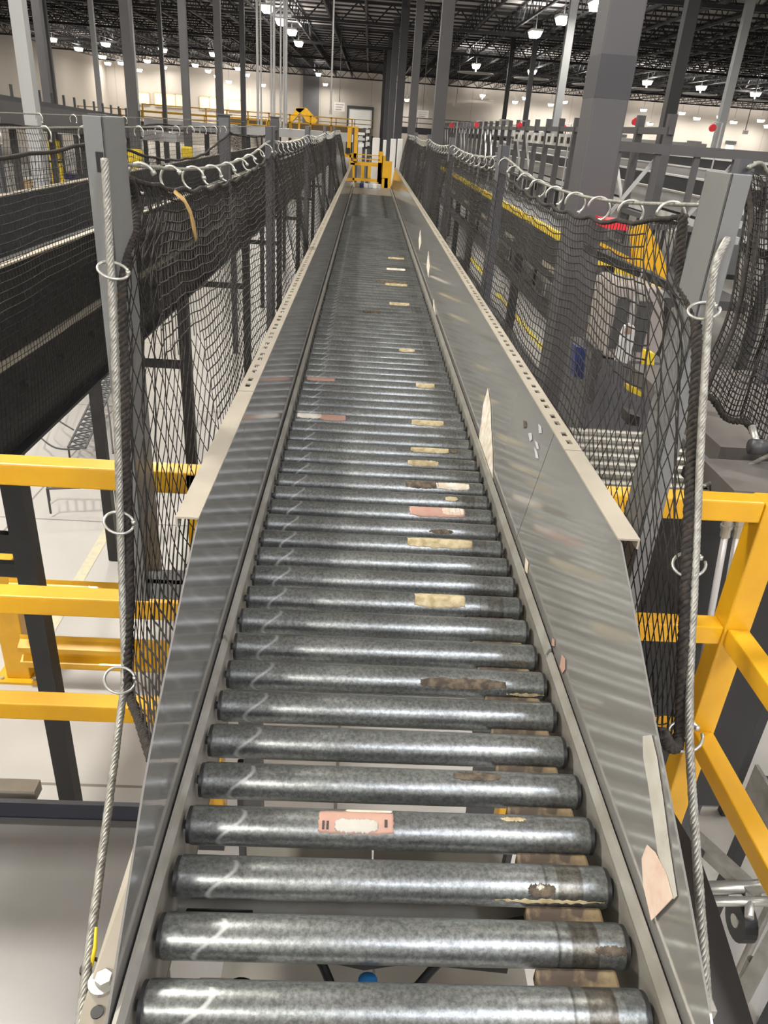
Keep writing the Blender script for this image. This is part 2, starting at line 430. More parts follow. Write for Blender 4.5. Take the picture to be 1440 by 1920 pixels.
ORD = 'first second third fourth fifth sixth seventh eighth ninth tenth eleventh twelfth thirteenth fourteenth fifteenth sixteenth seventeenth eighteenth nineteenth twentieth'.split()
placed = []
for (px, py, k) in LPX:
    p = at(px, py, Z=LZ)
    if p.y > WY1-2: p = at(px, py, Y=WY1-3)
    p.x = max(WX0+1.2, p.x)
    if any(abs(p.x-q.x) < 1 and abs(p.y-q.y) < 1.5 for q in placed): continue
    placed.append(p)
    if k not in protos:
        protos[k] = lamp_kit(k == 'disc'); o = protos[k]; tag(o, LAB[k][0], 'lamp', LAB[k][1])
        for ch in o.children:
            if ch.name.startswith('lamp_light'): ch.data.energy = {'row': 330, 'left': 190, 'right': 230, 'disc': 260}[k]
    else: o = copy_tree(protos[k])
    hang(o, p)
    sib = sorted([q for q in LPX if q[2] == k], key=(lambda q: q[1]) if k == 'row' else (lambda q: (q[0], q[1]))); i = sib.index((px, py, k))
    o['label'] = {'row': f'high-bay lamp, {ORD[i]} from the top of the receding line left of centre', 'left': f'small high-bay lamp, {ORD[i]} from the left edge over the left half of the hall', 'right': f'high-bay lamp without a disc, {ORD[i]} from the left over the right half', 'disc': f'high-bay lamp above a broad pale disc, {ORD[i]} from the left of those'}[k]

# ================================================================== BUILDING COLUMNS
def column(off_px, base_y, D, wdt, m, label, group=None, cut=None, dep=None):
    """square steel column; off_px is its photo x where it meets eye level"""
    p = at(off_px, base_y, Y=D)
    t = thing('steel_column', label, 'column', (p.x, D, FLOOR), group)
    h = ROOF-.2-FLOOR; dep = dep or wdt
    MB().box(-wdt/2, wdt/2, -dep/2, dep/2, .02, h).build('shaft', m, t, bevel=.012 if D < 12 else 0)
    MB().box(-wdt*.8, wdt*.8, -dep*.8, dep*.8, 0, .03).build('base_plate', m, t)
    MB().box(-wdt*.75, wdt*.75, -dep*.75, dep*.75, h, h+.05).build('cap_plate', m, t)
    return t
c1 = column(1119, 275, 6.75, .275, M['column'], 'thick grey square steel column rising just beyond the right safety net', dep=.36)
MB().box(-.139, .139, -.182, .182, 4.31, 4.60).build('paint_band', mat('dark_column_band', (.055, .054, .062), .5), c1)
column(820, 252, 22, .30, M['column'], 'grey steel column second in the row right of the conveyor', dep=.35)
column(771, 250, 34, .30, M['column'], 'grey steel column third in the row right of the conveyor', dep=.35)
for px, D in ((746, 46), (732, 58), (723, 70), (716, 82)):
    column(px, 246, D, .42, M['netfar'], 'slim dark column in the overlapping far group right of the yellow gate', 'far overlapping columns')
column(62, 225, 18.5, .27, M['columnlight'], 'light grey column at the far left of the hall')
for px, D, ww, m, lb in ((95, 30, .27, 'column', 'mid grey column just right of the leftmost light column'), (107, 44, .22, 'netfar', 'thin dark column behind the two leftmost columns'),
                     (190, 40, .2, 'columnlight', 'thin pale column rising left of the near left net post'), (250, 24, .24, 'column', 'grey column rising just right of the near left net post'),
                     (257, 46, .3, 'columnlight', 'pale column close behind the grey one right of the left net post'), (310, 45, .2, 'column', 'thin grey column between the warm lit windows'),
                     (351, 30, .24, 'column', 'grey column right of the widest warm lit window'), (413, 26, .2, 'netfar', 'dark thin column left of the hanging conduits'),
                     (457, 40, .22, 'netfar', 'dark thin column just left of the pale hanging conduits'),
                     (944, 260, 0, '', ''),):
    if ww: column(px, 222, D, ww, M[m], lb)
column(1244, 262, 26, .36, M['dark'], 'tall dark column behind the thick grey one on the right')
column(1040, 245, 40, .34, M['columnlight'], 'pale column left of the thick near column on the right')
column(982, 245, 55, .30, M['dark'], 'dark far column among the red signal lamps')
column(1345, 262, 36, .32, M['columnlight'], 'pale column above the rightmost red signal disc')
column(942, 245, 64, .3, M['dark'], 'thin dark column left of the red signal lamps')
for i, (px, y1, y0) in enumerate(((484, 0, 232), (490, 15, 232), (509, 10, 235), (514, 50, 235), (526, 40, 236), (532, 70, 238), (536, 95, 238), (620, 40, 212))):
    D = 34
    p = at(px, y0, Y=D); q = at(px+((y0-y1)*-.005), y1, Y=D)
    t = thing('hanging_conduit', ('leftmost', 'second', 'third', 'fourth', 'fifth', 'sixth', 'rightmost')[i]+' of the seven pale conduits hanging from the roof left of the conveyor' if px < 600 else 'single pale conduit hanging beside the receding line of lamps', 'conduit', (p.x, D, p.z), 'pale hanging conduits' if px < 600 else None)
    MB().cyl((0, 0, 0), (0, 0, ROOF-.3-p.z), .035 if i % 3 else .05, 8).build('pipe', M['conduit'], t)
    MB().cyl((0, 0, -.05), (0, 0, .12), .05, 8).build('junction_box', M['conduit'], t)

# ================================================================== MAIN ROLLER CONVEYOR
CX = .0757; ZP = -.80; RR = .0245; HL = .262; PITCH = .0752; Y0 = .4575
conv = thing('roller_conveyor', 'long grey roller conveyor running straight away down the middle', 'conveyor')
rm = MB(); n = 28
prof = [(-HL, RR-.003), (-HL+.0015, RR-.0008), (-HL+.004, RR), (HL-.004, RR), (HL-.0015, RR-.0008), (HL, RR-.003)]
vs = []; fs = []
for i, (xx, r) in enumerate(prof):
    for k in range(n): t = 2*math.pi*k/n; vs.append((xx, r*math.cos(t), r*math.sin(t)))
for i in range(len(prof)-1):
    for k in range(n): fs.append((i*n+k, i*n+(k+1) % n, (i+1)*n+(k+1) % n, (i+1)*n+k))
rm.add(vs, fs)
rm.mi = 1
for s in (-1, 1):
    rm.tube([(s*(HL-.001), 0, 0), (s*(HL+.0035), 0, 0)], RR-.0015, 24); rm.tube([(s*HL, 0, 0), (s*(HL+.009), 0, 0)], .006, 6)
NR = 136; rollers = []
proto_r = rm.build('roller', [M['roller'], M['black']], conv, smooth=True)
proto_r.data.polygons.foreach_set('use_smooth', [True]*len(proto_r.data.polygons))
for e in range(1):
    md = proto_r.modifiers.new('edges', 'EDGE_SPLIT'); md.split_angle = math.radians(40)
for i in range(100):
    o = proto_r if i == 0 else proto_r.copy()
    if i: col.objects.link(o); o.parent = conv
    o.location = (CX+R.uniform(-.0012, .0012), Y0+PITCH*i, ZP-RR); rollers.append(o); b_ = (1, .95, .85)[i] if i < 3 else R.choice((.12, .2, .35, .6, .25)); o.color = (b_, b_, b_, 1)
fr = MB()
for i in range(100, NR): fr.cyl((CX-HL, Y0+PITCH*i, ZP-RR), (CX+HL, Y0+PITCH*i, ZP-RR), RR, 14)
fo = fr.build('roller', M['roller'], conv, smooth=True); fo['kind'] = 'stuff'; fo['label'] = 'farthest rollers of the bed'
YE = Y0+PITCH*NR
# side channels, lips, lower flanges
LX, RX = -.196, .350
for s, xx in ((-1, LX), (1, RX)):
    m = MB(); x1 = xx+s*.004
    m.box(xx, x1, .30, YE+1.5, -.945, -.792)
    m.build('side_channel', M['frame'], conv)
    m = MB()                                                 # folded lip on top of the channel
    m.prism([(xx-s*.001, -.794), (xx+s*.004, -.779), (xx+s*.008, -.779), (xx+s*.011, -.798), (xx+s*.011, -.806), (xx+s*.0, -.80)], 'Y', 1.03, YE+1.5)
    m.build('lip', M['frame'], conv)
    m = MB(); m.prism([(xx-s*.001, -.794), (xx+s*.004, -.781), (xx+s*.008, -.781), (xx+s*.011, -.798), (xx+s*.011, -.806), (xx+s*.0, -.80)], 'Y', .30, 1.022)
    m.build('lip', M['frame'], conv)
    MB().box(xx, xx+s*.045, .30, YE+1.5, -.95, -.942).build('lower_flange', M['tan'], conv)
    for k in range(14):                                       # hex axle holes with bolts in the web
        pass
# side guards: leaning sheet panels with a folded top flange; slots punched in the flange
def gx(s, z):
    t = (z+.80)/.27
    return (RX+.011+.045*t) if s > 0 else (LX-.011-.016*t)
ZT = -.53
def edge_poly(s):
    pts = [(1340, 1975), (1330, 1900), (1290, 1680), (1250, 1470), (1222, 1330), (1198, 1200), (1165, 1016)] if s > 0 else [(192, 1975), (205, 1900), (240, 1680), (272, 1470), (300, 1320), (345, 1100), (375, 966)]
    out = []
    for px, py in pts:
        X = gx(s, -.7)
        for _ in range(8): p = at(px, py, X=X); X = gx(s, p.z)
        out.append((p.y, min(p.z, ZT)))
    out[-1] = (out[-1][0], ZT)
    return out
def guard(s, ya, yb, taper=False):
    poly = [(ya, -.82), (ya, ZT), (yb, ZT), (yb, -.82)] if not taper else edge_poly(s)+[(yb, ZT), (yb, -.82), (.30, -.82)]
    m = MB(); th = .0025; nn = len(poly)
    vs = [(gx(s, z), y, z) for y, z in poly]+[(gx(s, z)+s*th, y, z) for y, z in poly]
    m.add(vs, [tuple(range(nn)), tuple(range(2*nn-1, nn-1, -1))]+[(i, nn+i, nn+(i+1) % nn, (i+1) % nn) for i in range(nn)])
    return m.build('guard_panel', M['guard'], conv)
def flange(s, ya, yb, slots):
    x0 = gx(s, ZT)-s*.001; wd = .034
    xs = [0, .013, .024, wd]; m = MB(); ys = [ya]; holes = []
    if slots:
        y = ya+.03
        while y < yb-.12:
            for q in (0, .042): ys += [y+q, y+q+.022]; holes.append((y+q, y+q+.022))
            y += .105
    ys.append(yb)
    def solid(a, b): return not any(abs(a-h0) < 1e-6 and abs(b-h1) < 1e-6 for h0, h1 in holes)
    for a, b in zip(ys, ys[1:]):
        for k in range(3):
            if k == 1 and not solid(a, b): continue
            if taper_at(a, ya, slots): pass
            m.box(x0+s*xs[k], x0+s*xs[k+1], a, b, ZT, ZT+.003)
    m.box(x0+s*(wd-.003), x0+s*wd, ya, yb, ZT-.014, ZT)
    return m.build('top_flange', M['tan'], conv)
def taper_at(a, b, c): return False
YG = 1.50
for s in (-1, 1):
    guard(s, .3, 1.415, True)
    y = 1.418
    while y < YE+1.5:
        yb = min(y+3.05, YE+1.5); guard(s, y, yb); y = yb+.003
    flange(s, .975, YG+.06 if s < 0 else 1.32, False)
    y = YG+.063 if s < 0 else 1.323
    while y < YE+1.5:
        yb = min(y+3.05, YE+1.5); flange(s, y, yb, True); y = yb+.003
# worn brake pads below the right end of each gap
pp = MB().box(-.048, .045, -.013, .013, -.010, .010)
pad = None
for i in range(26):
    o = pp.build('brake_pad', M['pad'], conv, bevel=.004) if pad is None else pad.copy()
    if pad is None: pad = o
    else: col.objects.link(o); o.parent = conv
    o.location = (CX+.205+R.uniform(-.004, .006), Y0+PITCH*(i+.5), ZP-.036)
MB().box(CX+.195, CX+.255, .3, 2.6, -.915, -.895).build('brake_rail', M['blacksteel'], conv)
for yy in (.62, 2.1, 3.6, 5.1, 6.6, 8.1): MB().box(LX, RX, yy, yy+.05, -.95, -.91).build('cross_member', M['frame'], conv)
m = MB().box(LX+.02, LX+.095, .47, .50, -.90, -.862).box(LX+.055, LX+.09, .468, .505, -.895, -.855); m.build('sensor_bracket', M['tan'], conv)
m = MB(); m.cyl((LX+.10, .47, -.875), (LX+.10, .51, -.875), .014, 14); m.cyl((LX+.02, .585, -.88), (LX+.10, .585, -.88), .016, 12); m.build('drive_spool', M['black'], conv, smooth=True)
m = MB(); m.cyl((CX-.03, .49, -.90), (CX-.03, .50, -.845), .011, 14); m.build('air_fitting', M['blue'], conv, smooth=True)
m = MB(); m.cyl((CX-.03, .475, -.92), (CX-.03, .505, -.87), .018, 14); m.tube(cr_path([(LX+.05, .60, -.90), (CX-.1, .58, -.915), (CX-.03, .49, -.925), (CX+.1, .60, -.92), (RX-.06, .62, -.90)]), .006, 8); m.build('air_hose', M['black'], conv, smooth=True)
m = MB(); m.prism([(CX-.13, .585), (CX-.03, .565), (CX+.03, .575), (CX+.15, .565), (CX+.10, .60), (CX-.10, .60)], 'Z', -.935, -.925); m.build('dark_gusset', M['blacksteel'], conv)
pan = MB().box(LX+.03, CX-.004, .25, .95, -1.215, -1.20).box(CX+.0, RX-.03, .25, .95, -1.215, -1.20)
pan.build('belly_pan', mat('beige_pan', (.17, .16, .135), .5, 0, (7, .3, .7), c2=(.12, .11, .095)), conv)
for yy in (.3, .9):
    for xx in (LX+.03, RX-.04): MB().box(xx, xx+.01, yy, yy+.02, -1.20, -.95).build('pan_hanger', M['dark'], conv)
pa = at(1326, 1880, X=.445); MB().box(RX+.002, .452, pa.y-.012, pa.y+.012, pa.z-.012, pa.z+.004).build('rope_anchor', M['frame'], conv, bevel=.002)
# left outer bracket plate by the eye, bolt, tie
pl = [at(268, 1530, Z=-.80), at(150, 1905, Z=-.90), at(130, 2050, Z=-.93), at(225, 2050, Z=-.93), at(212, 1905, Z=-.90), at(262, 1590, Z=-.815)]
m = MB(); k = len(pl)
m.add([tuple(p) for p in pl]+[(p.x, p.y, p.z-.005) for p in pl], [tuple(range(k)), tuple(range(2*k-1, k-1, -1))]+[(i, k+i, k+(i+1) % k, (i+1) % k) for i in range(k)])
br = m.build('end_bracket', M['tan'], conv)
p = at(192, 1842, Z=-.886)
m = MB(); m.cyl((p.x, p.y, p.z-.003), (p.x, p.y, p.z+.003), .0155, 24); m.cyl((p.x+.002, p.y, p.z+.003), (p.x+.002, p.y, p.z+.011), .0095, 6); m.build('bolt', M['ring'], br)
p = at(182, 1898, Z=-.895); MB().cyl((p.x, p.y, p.z-.001), (p.x, p.y, p.z+.0012), .007, 16).build('hole', M['black'], br)
for s, px, py in ((1, 1277, 1890), (1, 1190, 1645)):
    pass
# label scraps left on rollers and guards
def scrap(i, x0, x1, m, a0=35, a1=100, seed=0, name='label_scrap', rag=.5):
    """torn paper hugging roller i; angles in degrees from the side facing the eye, over the top"""
    rr = random.Random(seed+i*7); ro = rollers[i]; yc = Y0+PITCH*i
    def wx(px):
        # image x at this roller's top line -> local x
        py = 0
        lo, hi = -.3, .5
        for _ in range(40):
            mid = (lo+hi)/2; v = CM.transposed() @ Vector((mid, yc-.01, ZP-.003)); ix = 720+F_PX*v.x/-v.z
            if ix < px: lo = mid
            else: hi = mid
        return lo-ro.location.x
    xa, xb = wx(x0), wx(x1); nx = 26; na = 9; vs = []; fs = []
    lo_ = [a0+rr.uniform(0, 14)*rag+ (abs(k/nx-.5)*2)**3*18*rag for k in range(nx+1)]; hi_ = [a1-rr.uniform(0, 14)*rag-(abs(k/nx-.5)*2)**4*16*rag for k in range(nx+1)]
    for k in range(nx+1):
        for j in range(na+1):
            t = math.radians(lo_[k]+(hi_[k]-lo_[k])*j/na); rad = RR+.0007
            jx = rr.uniform(-.0012, .0012) if k in (0, nx) else 0
            vs.append((xa+(xb-xa)*k/nx+jx, -rad*math.cos(t), rad*math.sin(t)))
    for k in range(nx):
        for j in range(na):
            a = k*(na+1)+j; fs.append((a, a+na+1, a+na+2, a+1))
    mb = MB().add(vs, fs)
    o = mb.build(name, m, ro, smooth=True)
    sd = o.modifiers.new('thickness', 'SOLIDIFY'); sd.thickness = .0004
    return o, xa, xb
o, xa, xb = scrap(3, 597, 738, M['paperp'], 35, 112, 1, rag=.25); o['label'] = 'pink torn shipping label'
# faint printed bars and torn white core on that label
def arcpatch(i, xa, xb, a0, a1, m, name, lift=.0014):
    vs = []; fs = []; na = 6
    for k in range(2):
        for j in range(na+1):
            t = math.radians(a0+(a1-a0)*j/na); vs.append(((xa, xb)[k], -(RR+lift)*math.cos(t), (RR+lift)*math.sin(t)))
    for j in range(na): fs.append((j, j+na+1, j+na+2, j+1))
    return MB().add(vs, fs).build(name, m, rollers[i], smooth=True)
scrap(3, 628, 708, M['tapew'], 36, 84, 5, rag=.55)[0].scale = (1, 1.03, 1.03)
for px0 in (.005, .0105):
    arcpatch(3, xa+px0, xa+px0+.003, 48, 72, M['ink'], 'print_bar')
arcpatch(3, xb-.012, xb-.008, 58, 80, M['ink'], 'print_bar')
o, a, b = scrap(3, 648, 735, M['paperw'], 108, 125, 2, rag=.1)
for i, x0, x1, mm, a0, a1 in ((4, 852, 940, 'residue', 70, 112), (3, 940, 990, 'paper', 85, 110), (2, 928, 1132, 'paper', 2, 22), (7, 788, 948, 'residue', 15, 62),
    (7, 950, 1020, 'paper', -5, 14), (10, 778, 872, 'paper', 25, 112), (8, 960, 990, 'residue', 10, 30), (13, 764, 886, 'paper', 30, 100), (14, 805, 850, 'residue', 20, 50), (15, 768, 872, 'paperp', 25, 110), (15, 830, 870, 'paperw', 40, 112),
    (17, 760, 822, 'residue', 30, 95), (17, 818, 880, 'paperw', 30, 90), (16, 835, 858, 'paper', 40, 80), (19, 765, 822, 'paper', 20, 70), (20, 770, 842, 'paper', 40, 100), (20, 842, 858, 'residue', 50, 100), (23, 772, 832, 'paper', 30, 100),
    (23, 557, 602, 'paperw', 40, 110), (23, 600, 648, 'paperp', 30, 110), (28, 575, 628, 'paperp', 40, 100), (28, 780, 815, 'paper', 30, 110), (34, 748, 778, 'paper', 40, 100), (43, 680, 715, 'residue', 40, 120),
    (46, 730, 768, 'paper', 30, 110), (53, 722, 764, 'paper', 30, 120), (54, 700, 764, 'residue', 30, 120), (60, 725, 760, 'paperw', 30, 120), (66, 728, 758, 'paper', 30, 120), (1, 1115, 1178, 'residue', 30, 60), (2, 990, 1040, 'residue', 20, 62), (2, 1005, 1020, 'paperw', 40, 60)):
    scrap(i, x0, x1, M[mm], a0, a1, 3)
# torn tape and labels on the right guard
def gpatch(pts, m, name, s=1, lift=.0015, curl=0):
    """outline traced on the guard sheet: intersect with its leaning plane"""
    out = []
    for (px, py) in pts:
        X = gx(s, -.66)
        for _ in range(6): p = at(px, py, X=X); X = gx(s, p.z)-s*lift
        out.append(at(px, py, X=X))
    k = len(out); mb = MB()
    mb.add([tuple(p) for p in out]+[(p.x-s*.0008, p.y, p.z) for p in out], [tuple(range(k)), tuple(range(2*k-1, k-1, -1))]+[(i, k+i, k+(i+1) % k, (i+1) % k) for i in range(k)])
    o = mb.build(name, m, conv); return o
gpatch([(915, 728), (920, 760), (921, 800), (924, 850), (924, 900), (917, 930), (911, 925), (907, 890), (898, 835), (899, 815), (903, 790), (906, 760)], M['paperw'], 'torn_label')['label'] = 'white torn label'
gpatch([(1206, 1380), (1222, 1378), (1232, 1420), (1244, 1500), (1256, 1590), (1270, 1680), (1264, 1686), (1250, 1650), (1234, 1600), (1226, 1540), (1216, 1470), (1207, 1420)], M['tapew'], 'peeling_tape')['label'] = 'white peeling tape'
gpatch([(1214, 1584), (1229, 1598), (1250, 1640), (1262, 1684), (1230, 1718), (1222, 1726), (1207, 1660), (1204, 1610)], M['tornpink'], 'torn_label', lift=.0032)['label'] = 'pink and cream torn label'
gpatch([(986, 1046), (991, 1055), (989, 1075), (984, 1070)], M['paperw'], 'label_scrap')
gpatch([(1054, 1228), (1060, 1235), (1060, 1255), (1055, 1262), (1050, 1250)], M['paperp'], 'label_scrap')
gpatch([(1036, 1196), (1040, 1200), (1040, 1212), (1035, 1210)], M['paperp'], 'label_scrap')
gpatch([(803, 470), (806, 500), (803, 520), (800, 500)], M['paperw'], 'label_scrap')
gpatch([(788, 430), (790, 455), (786, 470), (785, 450)], M['paperw'], 'label_scrap')
gpatch([(813, 560), (817, 590), (815, 610), (811, 590)], M['paperw'], 'label_scrap')
for pts in ([(1010, 795), (1015, 800), (1016, 812), (1011, 812)], [(991, 812), (997, 812), (998, 824), (994, 828)], [(1003, 826), (1008, 830), (1011, 842), (1007, 842)], [(1002, 838), (1007, 846), (1010, 860), (1005, 858)]):
    gpatch(pts, M['whitesteel'], 'paint_chip')
gpatch([(982, 788), (986, 790), (987, 800), (982, 803)], M['residue'], 'paint_chip')
# far end of the bed: smooth plate and pulley
MB().box(LX+.01, RX-.01, YE+.01, YE+1.45, -.83, -.81).build('discharge_plate', M['frame'], conv)
# legs of the conveyor down to the floor
for yy in (1.30, 4.3, 7.3, 10.3):
    for xx in (LX-.01, RX+.01):
        MB().box(xx-.025, xx+.025, yy, yy+.05, FLOOR, -.95).build('leg', M['dark'], conv)
    MB().box(LX, RX, yy+.01, yy+.04, -2.2, -2.15).build('leg_brace', M['dark'], conv)

# ================================================================== NET POSTS AND ROPES
def net_post(x0, x1, y0, y1, top, label, m='post', hole=None, zb=-.93, inner=None):
    """folded channel post bolted to the conveyor side"""
    t = thing('net_post', label, 'post', ((x0+x1)/2, (y0+y1)/2, zb))
    mb = MB(); th = .004; s = 1 if x1 > 0 else -1
    f = x0 if s > 0 else x1                                   # web faces the conveyor
    mb.box(f, f+s*th, y0, y1, zb, top); mb.box(x0, x1, y0, y0+th, zb, top); mb.box(x0, x1, y1-th, y1, zb, top)
    for i in range(len(mb.v)): v = mb.v[i]; mb.v[i] = (v[0]-t.location.x, v[1]-t.location.y, v[2]-t.location.z)
    mb.build('channel', M[m], t, bevel=.0015)
    b = MB(); a = (RX+.02) if s > 0 else (LX-.02)
    b.box(a, f, y0+.01, y0+.05, zb+.04, zb+.05); b.box(a, f, y0+.01, y0+.014, zb+.0, zb+.07)
    for i in range(len(b.v)): v = b.v[i]; b.v[i] = (v[0]-t.location.x, v[1]-t.location.y, v[2]-t.location.z)
    b.build('bracket', M[m], t)
    return t
pl1 = net_post(-.452, -.420, 1.335, 1.455, -.014, 'near left grey channel post with a wire rope leaving its slot')
h = MB().box(-.436-pl1.location.x, -.424-pl1.location.x, 1.3335-pl1.location.y, 1.3348-pl1.location.y, -.095-pl1.location.z, -.065-pl1.location.z).build('rope_slot', M['black'], pl1, bevel=.003)
pr1 = net_post(.550, .583, 1.228, 1.325, -.028, 'near right pale grey channel post beside the rope and net border', m='tan' if 0 else 'post')
MB().box(.55-pr1.location.x, .56-pr1.location.x, 1.3255-pr1.location.y, 1.327-pr1.location.y, .2, .3).build('rope_slot', M['black'], pr1)
LPY = (3.65, 5.9, 8.2, 10.4); RPY = (3.43, 5.62, 7.8, 10.0)
ord_ = ('second', 'third', 'fourth', 'fifth')
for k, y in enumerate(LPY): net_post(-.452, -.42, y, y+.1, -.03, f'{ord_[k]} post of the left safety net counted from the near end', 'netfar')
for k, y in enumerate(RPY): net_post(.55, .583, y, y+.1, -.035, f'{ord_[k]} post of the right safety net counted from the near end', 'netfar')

def wire(name, pts, r, label, group=None, laid=True, m='wire'):
    o = MB()
    if laid: o.rope(pts, r, 6, .045, 5, .0035)
    else: o.tube(cr_path(pts), r, 8)
    b = o.build(name, M[m], None, smooth=True); tag(b, label, 'rope', group); return b
LROPE = [at(196, 298, X=-.4155), at(202, 400, X=-.412), at(212, 600, X=-.404), at(220, 800, X=-.398), at(226, 1000, X=-.39), at(232, 1180, X=-.372), at(233, 1275, X=-.362), at(218, 1400, X=-.352), at(192, 1600, X=-.33), at(168, 1780, X=-.308), at(150, 1925, X=-.292), at(138, 2050, X=-.28)]
wire('wire_rope', LROPE, .0062, 'near left vertical wire rope from the post slot down to the end bracket')
RROPE = [(.566, 1.222, -.12), at(1341, 500, X=.545), at(1329, 600, X=.545), at(1318, 760, X=.542), at(1309, 940, X=.54), at(1302, 1100, X=.528), at(1294, 1260, X=.515), at(1293, 1385, X=.50), at(1299, 1500, X=.485), at(1309, 1640, X=.470), at(1319, 1780, X=.455), at(1326, 1880, X=.445)]
wire('wire_rope', RROPE, .0060, 'near right vertical wire rope hanging from the pale post past three hooks')

def topline(x, y0, ys, z, sag, r, label):
    pts = [(x, y0, z-.0)]; last = y0
    for y in ys:
        for k in (1, 2, 3, 4):
            t = k/4; pts.append((x, last+(y-last)*t, z-sag*4*t*(1-t)*(.5 if last > 3 else 1)))
        last = y
    o = MB().tube(cr_path(pts, 6), r, 6).build('top_cable', M['wire'], None, smooth=True); tag(o, label, 'cable')
def tl(x, y0, ys, z, sag, y):
    last = y0
    for q in ys:
        if y <= q: t = (y-last)/(q-last); return z-sag*4*t*(1-t)*(.5 if last > 3 else 1)
        last = q
    return z
topline(-.432, 1.45, LPY, -.088, .045, .0042, 'thin steel cable carrying the top of the left safety net')
topline(.565, 1.32, RPY, -.080, .05, .0042, 'thin steel cable carrying the top of the right safety net')

# ================================================================== SAFETY NETS
def strands(P0, P1, r):
    r = np.asarray(r, float)
    if r.ndim: r = r[:, None]
    """many thin 3-sided cords at once"""
    P0 = np.asarray(P0); P1 = np.asarray(P1); d = P1-P0; L = np.linalg.norm(d, axis=1, keepdims=True); ok = L[:, 0] > 1e-6
    P0, P1, d, L = P0[ok], P1[ok], d[ok], L[ok]; d = d/L
    if r.ndim: r = r[ok]
    ref = np.where(np.abs(d[:, 2:3]) > .8, np.array([[1., 0, 0]]), np.array([[0, 0, 1.]]))
    a = np.cross(d, ref); a /= np.linalg.norm(a, axis=1, keepdims=True); b = np.cross(d, a)
    vs = []
    for k in range(3):
        t = 2*math.pi*k/3; o = (a*math.cos(t)+b*math.sin(t))*r; vs += [P0+o, P1+o]
    V = np.stack(vs, 1).reshape(-1, 3); n = len(P0); base = (np.arange(n)*6)[:, None]
    F = np.concatenate([base+np.array([[0, 2, 3, 1]]), base+np.array([[2, 4, 5, 3]]), base+np.array([[4, 0, 1, 5]])])
    return V, F
def strand_mesh(name, P0, P1, r, m, parent):
    V, F = strands(P0, P1, r); me = bpy.data.meshes.new(name)
    me.vertices.add(len(V)); me.vertices.foreach_set('co', V.ravel())
    me.loops.add(F.size); me.loops.foreach_set('vertex_index', F.ravel().astype(np.int32))
    me.polygons.add(len(F)); me.polygons.foreach_set('loop_start', (np.arange(len(F))*4).astype(np.int32))
    me.update(calc_edges=True); me.materials.append(m)
    o = bpy.data.objects.new(name, me); col.objects.link(o); o.parent = parent; return o
def interp(pts, t):
    """point on a polyline by arc length, t 0..1"""
    P = np.array([tuple(p) for p in pts]); s = np.r_[0, np.cumsum(np.linalg.norm(np.diff(P, axis=0), axis=1))]; s /= s[-1]
    return np.array([np.interp(t, s, P[:, k]) for k in range(3)]).T
def ring_at(mb, c, d, r=.021, w=.0026, rot=0, gap=110):
    """open snap hook: an almost closed ring of wire"""
    c = Vector(c); d = Vector(d).normalized(); u = Vector((0, 0, 1)); v = d.cross(u).normalized(); u = v.cross(d)
    pts = []
    for k in range(21):
        t = math.radians(-90+gap/2+(360-gap)*k/20+rot); pts.append(c+(u*math.sin(t)+v*math.cos(t))*r)
    mb.tube(pts, w, 6); mb.tube([pts[0]-(pts[1]-pts[0]).normalized()*.004, pts[0]+(pts[1]-pts[0]).normalized()*.004], w*1.8, 6)
    return mb

